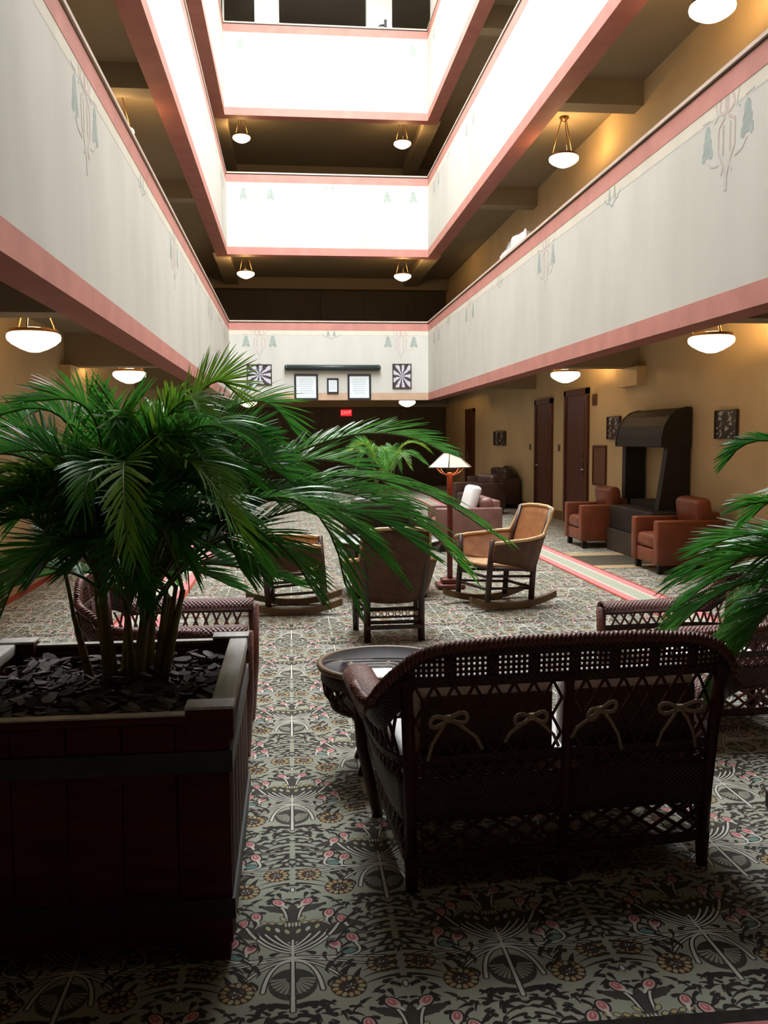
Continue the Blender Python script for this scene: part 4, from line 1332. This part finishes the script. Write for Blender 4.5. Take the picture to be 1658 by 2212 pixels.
for k in range(4):
    a = k * math.pi / 2 + math.pi / 4
    MB().tube([(0.02 * math.cos(a), 0.02 * math.sin(a), 1.16), (0.12 * math.cos(a), 0.12 * math.sin(a), 1.20), (0.19 * math.cos(a), 0.19 * math.sin(a), 1.262)], 0.007, 6).build('shade_arm', M['redpole'], t)
L = bpy.data.lights.new('bulb', 'POINT')
L.energy, L.color, L.shadow_soft_size = 6.0, LAMP_COL, 0.04
lo = bpy.data.objects.new('bulb', L)
COL.objects.link(lo)
lo.parent = t
lo.location = (0, 0, 1.30)

# white linen bundles lying behind the upstairs rails
def bundle(label, x, y, z, w, l, h, k):
    r = random.Random(k)
    rows = []
    nu, nv = 22, 12
    ph = [r.uniform(0, 6.28) for _ in range(8)]
    for i in range(nu + 1):
        a = 2 * math.pi * i / nu
        row = []
        for j in range(nv + 1):
            b = math.pi / 2 * j / nv
            f = 0.85 + 0.13 * math.sin(3 * a + 4 * b + ph[0]) + 0.10 * math.sin(7 * a - 5 * b + ph[1]) + 0.07 * math.sin(11 * a + 9 * b + ph[2])
            if i == nu:
                f = 0.85 + 0.13 * math.sin(4 * b + ph[0]) + 0.10 * math.sin(-5 * b + ph[1]) + 0.07 * math.sin(9 * b + ph[2])
            row.append((w * math.cos(a) * math.cos(b) ** 0.35 * f, l * math.sin(a) * math.cos(b) ** 0.35 * f, h * math.sin(b) * (0.6 + 0.4 * f if b > 0.2 else 1)))
        rows.append(row)
    o = MB().grid(rows).build('linen_bundle', M['white'])
    o.location = (x, y, z)
    tag(o, label, 'linen')
    return o
bundle('heap of white linen piled above the right balcony rail upstairs', 4.22, 16.3, 3.651, 0.24, 1.55, 1.60, 5)

# ------------------------------------------------------------------ planters, bark and palms
def planter(label, loc, w=0.93, d=1.0):
    t = thing('wooden_planter', label, 'planter', loc)
    top = 0.765
    hw, hd = w / 2, d / 2
    th = 0.045
    nb = 6
    for k in range(nb):                  # upright boards, front and back
        xa, xb = -hw + 0.0 + w * k / nb, -hw + w * (k + 1) / nb
        for ys in (-1, 1):
            ya_, yb2 = sorted((ys * hd, ys * (hd - th)))
            MB().bb(xa + 0.0012, xb - 0.0012, ya_, yb2, 0.06, top - 0.035, 0.003).build('board', M['boxwood'], t)
    for k in range(nb):
        ya_, yb2 = -hd + th + (d - 2 * th) * k / nb, -hd + th + (d - 2 * th) * (k + 1) / nb
        for xs in (-1, 1):
            xa, xb = sorted((xs * hw, xs * (hw - th)))
            MB().bb(xa, xb, ya_ + 0.0012, yb2 - 0.0012, 0.06, top - 0.035, 0.003).build('board', M['boxwood'], t)
    MB().bb(-hw + th, hw - th, -hd + th, hd - th, 0.06, 0.10).build('planter_floor', M['darkwood'], t)
    for zc in (0.617, 0.170):            # iron hoops
        b = MB()
        for ys in (-1, 1):
            b.box((0, ys * (hd + 0.004), zc), (w + 0.016, 0.008, 0.062), None)
        for xs in (-1, 1):
            b.box((xs * (hw + 0.004), 0, zc), (0.008, d, 0.062), None)
        b.build('iron_band', M['iron'], t)
    for ys in (-1, 1):                   # rim rails (front and back lower, side caps wider)
        MB().bb(-hw + 0.07, hw - 0.07, ys * hd - 0.022 - 0.018 * ys, ys * hd + 0.022 - 0.018 * ys, top - 0.035, top - 0.012, 0.006).build('rim_rail', M['boxwood'], t)
        MB().bb(-hw + 0.07, hw - 0.07, ys * hd - 0.018 - 0.018 * ys, ys * hd + 0.018 - 0.018 * ys, top - 0.012, top - 0.007).build('rim_strip', M['capwood'], t)
    for xs in (-1, 1):
        MB().bb(xs * (hw - 0.025) - 0.035, xs * (hw - 0.025) + 0.035, -hd + 0.075, hd - 0.075, top - 0.035, top + 0.008, 0.006).build('rim_rail', M['capwood'], t)
        for ys in (-1, 1):
            xa, xb = sorted((xs * (hw + 0.012), xs * (hw - 0.125)))
            ya_, yb2 = sorted((ys * (hd + 0.006), ys * (hd - 0.075)))
            MB().bb(xa, xb, ya_, yb2, top - 0.085 if ys < 0 else top - 0.06, top + 0.006, 0.004).build('corner_block', M['boxwood'], t)
            MB().bb(xa - 0.002, xb + 0.002, ya_ - 0.002, yb2 + 0.002, top + 0.006, top + 0.016, 0.003).build('corner_cap', M['capwood'], t)
            MB().bb(xs * (hw - 0.07) - 0.06, xs * (hw - 0.07) + 0.06, ys * (hd - 0.07) - 0.06, ys * (hd - 0.07) + 0.06, 0.0, 0.06, 0.006).build('foot', M['boxwood'], t)
    return t

chips = []
for k in range(5):
    r = random.Random(60 + k)
    n = 7
    poly = [((0.030 + 0.016 * r.random()) * math.cos(2 * math.pi * i / n), (0.012 + 0.010 * r.random()) * math.sin(2 * math.pi * i / n)) for i in range(n)]
    me = MB().prism(poly, (0, 0, -0.004), (1, 0, 0), (0, 1, 0), (0, 0, 0.008)).mesh('bark_chip', M['bark'] if k % 3 else M['bark2'])
    chips.append(me)
def mulch(label, loc, w, d, n, seed):
    r = random.Random(seed)
    rows = [[(-w / 2 + w * i / 10, -d / 2 + d * j / 10, 0.02 * r.random() + 0.03 * (1 - abs(i - 5) / 5) * (1 - abs(j - 5) / 5)) for j in range(11)] for i in range(11)]
    t = MB().grid(rows).build('bark_mulch', M['soil'])
    b = MB()
    for i, row in enumerate(rows):       # skirt, so the bed has a body
        pass
    t.location = loc
    tag(t, label, 'mulch')
    small = MB()
    for k in range(420):
        x, y = r.uniform(-w / 2, w / 2), r.uniform(-d / 2, d / 2)
        small.box((x, y, 0.025 + 0.02 * r.random()), (0.012 + 0.03 * r.random(), 0.008 + 0.008 * r.random(), 0.006), Euler((r.uniform(-.5, .5), r.uniform(-.5, .5), r.uniform(0, 3.14))))
    tag(small.build('bark_crumbs', M['bark'], t), kind='stuff')
    for k in range(n):
        c = bpy.data.objects.new('bark_chip', chips[r.randrange(5)])
        COL.objects.link(c)
        c.parent = t
        c.location = (r.uniform(-w / 2 + .03, w / 2 - .03), r.uniform(-d / 2 + .03, d / 2 - .03), 0.045 + 0.02 * r.random())
        c.rotation_euler = (r.uniform(-0.45, 0.45), r.uniform(-0.45, 0.45), r.uniform(0, 6.28))
        s = r.uniform(0.5, 1.15)
        c.scale = (s, s, s)
    return t

def frond(parent, P0, P1, P2, P3, r, leaf_len=0.30, n=38, mat='leaf', start=0.24, wid=0.0062, droop=0.5, rach=0.0065):
    """one arching frond: a stalk (part) that carries its leaflets (sub-part); control points of a cubic curve in world metres relative to parent"""
    B = lambda t: ((1 - t) ** 3) * P0 + 3 * t * (1 - t) ** 2 * P1 + 3 * t * t * (1 - t) * P2 + t ** 3 * P3
    P0, P1, P2, P3 = map(Vector, (P0, P1, P2, P3))
    pts = [B(i / 16) for i in range(17)]
    f = MB().tube(pts, [rach * (1 - 0.8 * i / 16) + 0.0012 for i in range(17)], 6).build('frond', M['stalk'], parent)
    lf = MB()
    for i in range(n):
        q = i / (n - 1)
        t = start + (1 - start) * q
        p = B(t)
        tg = (B(min(1, t + 0.01)) - B(max(0, t - 0.01))).normalized()
        side = tg.cross(Vector((0, 0, 1)))
        side = side.normalized() if side.length > 0.15 else Vector((1, 0, 0))
        up = side.cross(tg)
        ll = leaf_len * (0.45 + 0.75 * math.sin(math.pi * (0.12 + 0.80 * q))) * r.uniform(0.88, 1.1)
        fa = math.radians(42 + 34 * q + r.uniform(-6, 6))
        for s in (-1, 1):
            d = (side * s * math.cos(fa) + tg * math.sin(fa) + up * (0.30 + r.uniform(-.1, .1))).normalized()
            wv = (tg - d * tg.dot(d))
            wv = wv.normalized() if wv.length > 0.05 else up
            nseg = 5
            a_, b_ = [], []
            for k in range(nseg + 1):
                u = k / nseg
                c = p + d * ll * u - Vector((0, 0, 1)) * droop * ll * u * u
                w_ = wid * (0.55 + 1.0 * u) * (1 - u ** 2.2) * 1.25 + 0.0007
                a_.append(c + wv * w_)
                b_.append(c - wv * w_ - up * w_ * 0.5 * s * 0)
            lf.grid([a_, b_])
    tag(lf.build('leaflets', M[mat], f), kind='stuff')
    return f

def palm(name, label, loc, fronds, ncane, seed, cane_h=0.42, spread=0.13):
    """fronds: list of (apex xyz, tip xyz, leaf length, material) in metres relative to loc"""
    r = random.Random(seed)
    t = thing(name, label, 'palm', loc)
    bases = []
    for k in range(ncane):
        a, q = r.uniform(0, 6.28), spread * math.sqrt(r.random())
        bx, by = q * math.cos(a), q * math.sin(a) * 0.8
        h = cane_h * r.uniform(0.75, 1.25)
        ex, ey = bx * 1.5 + r.uniform(-.03, .03), by * 1.5 + r.uniform(-.03, .03)
        R0 = r.uniform(0.012, 0.021)
        pts, rad = [], []
        for i in range(9):
            f = i / 8
            pts.append((bx + (ex - bx) * f, by + (ey - by) * f, h * f))
            rad.append(R0 * (1.0 - 0.5 * f) * (1.10 if i % 2 == 0 else 0.98))
        MB().tube(pts, rad, 9).build('cane', M['cane'], t)
        bases.append((ex, ey, h))
    free = list(bases)
    for ap, tip, ll, m in fronds:
        ap, tip = Vector(ap), Vector(tip)
        b = min(free or bases, key=lambda q: (q[0] - ap.x * 0.15) ** 2 + (q[1] - ap.y * 0.15) ** 2 + r.uniform(0, 0.02))
        if b in free:
            free.remove(b)
        b = Vector((b[0], b[1], b[2] - 0.01))
        # the curve passes near the apex at about two thirds of its length
        P1 = b + Vector((0.30 * (ap.x - b.x), 0.30 * (ap.y - b.y), 0.62 * (ap.z - b.z)))
        P2 = ap + (ap - (b * 0.5 + tip * 0.5)) * 0.38
        frond(t, b, P1, P2, tip, r, ll * 0.66, 38, m, start=r.uniform(0.26, 0.38), wid=0.0036, droop=r.uniform(0.05, 0.38))
    return t

PL = (-0.655, 3.06, 0)
planter('large square wooden planter with black iron bands in the left foreground', PL)
mulch('dark bark mulch filling the foreground planter', (PL[0], PL[1], 0.665), 0.835, 0.905, 300, 4)
PB = (-0.60, 3.22, 0.68)
def W(x, y, z):
    return (x - PB[0], y - PB[1], z - PB[2])
fr = [
    (W(0.12, 3.25, 1.50), W(0.74, 3.30, 1.20), 0.30, 'leaf'),
    (W(0.20, 3.40, 1.47), W(0.66, 3.45, 1.05), 0.30, 'leaf'),
    (W(0.163, 3.45, 1.60), W(0.62, 3.65, 1.50), 0.28, 'leaf'),
    (W(0.02, 3.00, 1.45), W(0.17, 2.88, 1.08), 0.30, 'leaf'),
    (W(-0.05, 3.1, 1.42), W(0.34, 3.1, 1.10), 0.28, 'leaf'),
    (W(-0.27, 3.2, 1.20), W(-0.12, 3.2, 1.07), 0.17, 'leaf'),
    (W(-0.20, 3.45, 1.74), W(0.00, 3.55, 1.60), 0.26, 'leaf'),
    (W(-0.34, 3.3, 1.72), W(-0.22, 3.3, 1.74), 0.27, 'leaflight'),
    (W(-0.42, 3.2, 1.66), W(-0.30, 3.0, 1.66), 0.27, 'leaflight'),
    (W(-0.62, 3.15, 1.64), W(-0.80, 3.0, 1.68), 0.27, 'leaf'),
    (W(-0.72, 3.2, 1.66), W(-1.02, 3.15, 1.62), 0.27, 'leaf'),
    (W(-0.68, 2.95, 1.53), W(-0.98, 2.8, 1.48), 0.27, 'leaf'),
    (W(-0.85, 3.05, 1.56), W(-1.20, 2.95, 1.40), 0.28, 'leaf'),
    (W(-0.83, 3.00, 1.36), W(-1.05, 2.9, 1.16), 0.28, 'leaf'),
    (W(-0.90, 3.20, 1.42), W(-1.28, 3.1, 1.10), 0.28, 'leaf'),
    (W(-0.75, 2.95, 1.30), W(-0.88, 2.75, 1.02), 0.26, 'leaf'),
    (W(-0.50, 2.90, 1.44), W(-0.45, 2.62, 1.22), 0.27, 'leaf'),
    (W(-0.30, 2.95, 1.42), W(-0.12, 2.75, 1.20), 0.27, 'leaf'),
    (W(-0.58, 3.05, 1.50), W(-0.62, 2.85, 1.42), 0.27, 'leaf'),
    (W(-0.40, 3.55, 1.60), W(-0.28, 3.85, 1.50), 0.28, 'leaf'),
    (W(-0.75, 3.55, 1.58), W(-0.95, 3.85, 1.45), 0.28, 'leaf'),
    (W(-0.20, 3.50, 1.50), W(0.15, 3.75, 1.30), 0.28, 'leaf'),
    (W(-0.25, 3.25, 1.52), W(0.05, 3.2, 1.35), 0.28, 'leaf'),
    (W(-0.48, 3.10, 1.58), W(-0.40, 2.95, 1.52), 0.27, 'leaflight'),
    (W(-0.70, 3.25, 1.48), W(-0.92, 3.2, 1.30), 0.28, 'leaf'),
    (W(-0.35, 3.15, 1.35), W(-0.12, 3.1, 1.20), 0.26, 'leaf'),
    (W(-0.55, 3.00, 1.28), W(-0.55, 2.78, 1.12), 0.24, 'leaf'),
    (W(-0.66, 3.15, 1.42), W(-0.72, 3.0, 1.30), 0.27, 'leaf'),
    (W(-0.42, 3.2, 1.42), W(-0.30, 3.1, 1.36), 0.27, 'leaf'),
    (W(-0.10, 3.35, 1.38), W(0.28, 3.4, 1.18), 0.28, 'leaf'),
    (W(0.05, 3.30, 1.42), W(0.48, 3.32, 1.22), 0.28, 'leaf'),
    (W(0.00, 3.45, 1.52), W(0.40, 3.60, 1.36), 0.28, 'leaf'),
    (W(0.10, 3.15, 1.36), W(0.45, 3.10, 1.16), 0.28, 'leaf'),
    (W(-0.15, 3.05, 1.30), W(0.06, 2.95, 1.06), 0.26, 'leaf'),
    (W(-0.60, 3.30, 1.60), W(-0.72, 3.4, 1.55), 0.28, 'leaf'),
    (W(-0.85, 3.25, 1.55), W(-1.15, 3.3, 1.48), 0.28, 'leaf'),
    (W(-0.72, 3.05, 1.40), W(-0.98, 2.98, 1.30), 0.28, 'leaf'),
    (W(-0.80, 3.10, 1.25), W(-1.02, 3.05, 1.00), 0.26, 'leaf'),
    (W(-0.50, 3.20, 1.50), W(-0.52, 3.05, 1.50), 0.28, 'leaflight'),
    (W(-0.28, 3.30, 1.55), W(-0.12, 3.30, 1.55), 0.28, 'leaf'),
    (W(-0.60, 3.10, 1.30), W(-0.70, 2.95, 1.15), 0.25, 'leaf'),
    (W(-0.42, 3.08, 1.30), W(-0.34, 2.92, 1.16), 0.25, 'leaf'),
    (W(-0.52, 3.25, 1.38), W(-0.56, 3.1, 1.40), 0.26, 'leaf'),
    (W(-0.30, 3.20, 1.28), W(-0.18, 3.12, 1.10), 0.24, 'leaf'),
    (W(-0.72, 3.20, 1.28), W(-0.86, 3.12, 1.10), 0.24, 'leaf'),
]
rf = random.Random(77)
for k in range(12):
    a = rf.uniform(0, 2 * math.pi)
    q = rf.uniform(0.12, 0.30)
    h = rf.uniform(0.40, 0.66)
    fr.append(((q * math.cos(a), 0.8 * q * math.sin(a), h), ((q * 2.0 + 0.04) * math.cos(a), 0.8 * (q * 2.0 + 0.04) * math.sin(a), h - rf.uniform(0.02, 0.14)), 0.22, 'leaf'))
for k in range(34):
    a = rf.uniform(0, 2 * math.pi)
    q = rf.uniform(0.10, 0.38)
    h = rf.uniform(0.68, 1.02) - 0.35 * max(0, q - 0.25)
    fr.append(((q * math.cos(a), 0.8 * q * math.sin(a), h), ((q * 2.0 + 0.06) * math.cos(a), 0.8 * (q * 2.0 + 0.06) * math.sin(a), h - rf.uniform(0.0, 0.30) * (0.3 + q * 2)), rf.uniform(0.22, 0.29), 'leaflight' if k % 6 == 0 else 'leaf'))
palm('areca_palm', 'large areca palm growing in the foreground planter', PB, fr, 17, 21, 0.30, 0.14)

PR = (2.26, 2.62, 0)
planter('second square wooden planter holding the palm to the right of the loveseat', PR)
mulch('dark bark mulch in the planter to the right of the loveseat', (PR[0], PR[1], 0.665), 0.835, 0.905, 40, 14)
PB = (2.24, 2.70, 0.68)
fr2 = [
    (W(1.75, 3.05, 1.22), W(1.44, 3.15, 1.02), 0.27, 'leaf'),
    (W(1.72, 3.05, 1.10), W(1.40, 3.10, 0.84), 0.28, 'leaf'),
    (W(1.78, 3.00, 1.16), W(1.46, 3.00, 1.06), 0.27, 'leaf'),
    (W(1.72, 2.95, 1.56), W(1.54, 3.00, 1.47), 0.15, 'leaf'),
    (W(1.85, 2.95, 1.40), W(1.66, 3.05, 1.26), 0.22, 'leaf'),
    (W(1.70, 3.00, 1.00), W(1.52, 2.98, 0.70), 0.27, 'leaf'),
    (W(1.86, 3.10, 1.15), W(1.66, 3.2, 0.80), 0.27, 'leaf'),
    (W(1.90, 2.80, 1.50), W(1.80, 2.60, 1.42), 0.27, 'leaf'),
    (W(1.80, 3.05, 1.22), W(1.52, 3.12, 1.14), 0.27, 'leaf'),
    (W(1.76, 3.10, 1.12), W(1.48, 3.20, 0.92), 0.27, 'leaf'),
    (W(1.82, 2.98, 1.05), W(1.60, 2.95, 0.82), 0.27, 'leaf'),
    (W(1.84, 3.08, 1.20), W(1.62, 3.15, 1.05), 0.27, 'leaf'),
    (W(1.80, 3.02, 1.12), W(1.60, 3.05, 0.72), 0.27, 'leaf'),
    (W(1.88, 2.95, 1.28), W(1.70, 2.95, 1.10), 0.27, 'leaf'),
    (W(1.80, 3.00, 1.30), W(1.60, 3.00, 1.30), 0.20, 'leaf'),
    (W(2.50, 2.90, 1.60), W(2.80, 3.10, 1.40), 0.27, 'leaf'),
    (W(2.30, 3.00, 1.65), W(2.35, 3.35, 1.50), 0.27, 'leaf'),
    (W(2.60, 2.60, 1.55), W(2.95, 2.50, 1.30), 0.27, 'leaf'),
    (W(2.10, 3.10, 1.45), W(2.0, 3.45, 1.20), 0.27, 'leaf'),
    (W(2.05, 2.45, 1.50), W(1.95, 2.2, 1.35), 0.27, 'leaf'),
]
palm('areca_palm', 'areca palm reaching in from the right edge over the loveseat', PB, fr2, 10, 33, 0.30, 0.13)

# palm far back beyond the chairs
PB = (1.42, 13.6, 0.42)
t = thing('plant_pot', 'dark pot of the far palm behind the round table', 'pot', (PB[0], PB[1], 0))
MB().lathe([(0.0, 0.0), (0.17, 0.0), (0.19, 0.03), (0.24, 0.40), (0.26, 0.43), (0.23, 0.43), (0.21, 0.38), (0.0, 0.38)], 24).build('pot_body', M['leatherdark'], t)
r_ = random.Random(5)
fr3 = []
for k in range(14):
    a = 2 * math.pi * k / 14 + r_.uniform(-.2, .2)
    R1 = r_.uniform(0.22, 0.34)
    fr3.append(((R1 * math.cos(a), R1 * math.sin(a), r_.uniform(0.95, 1.22)), (2.3 * R1 * math.cos(a), 2.3 * R1 * math.sin(a), r_.uniform(0.65, 1.0)), 0.24, 'leaf' if k % 3 else 'leaflight'))
palm('areca_palm', 'smaller green palm standing far back beyond the round table', (PB[0], PB[1], 0.38), fr3, 7, 8, 0.35, 0.09)
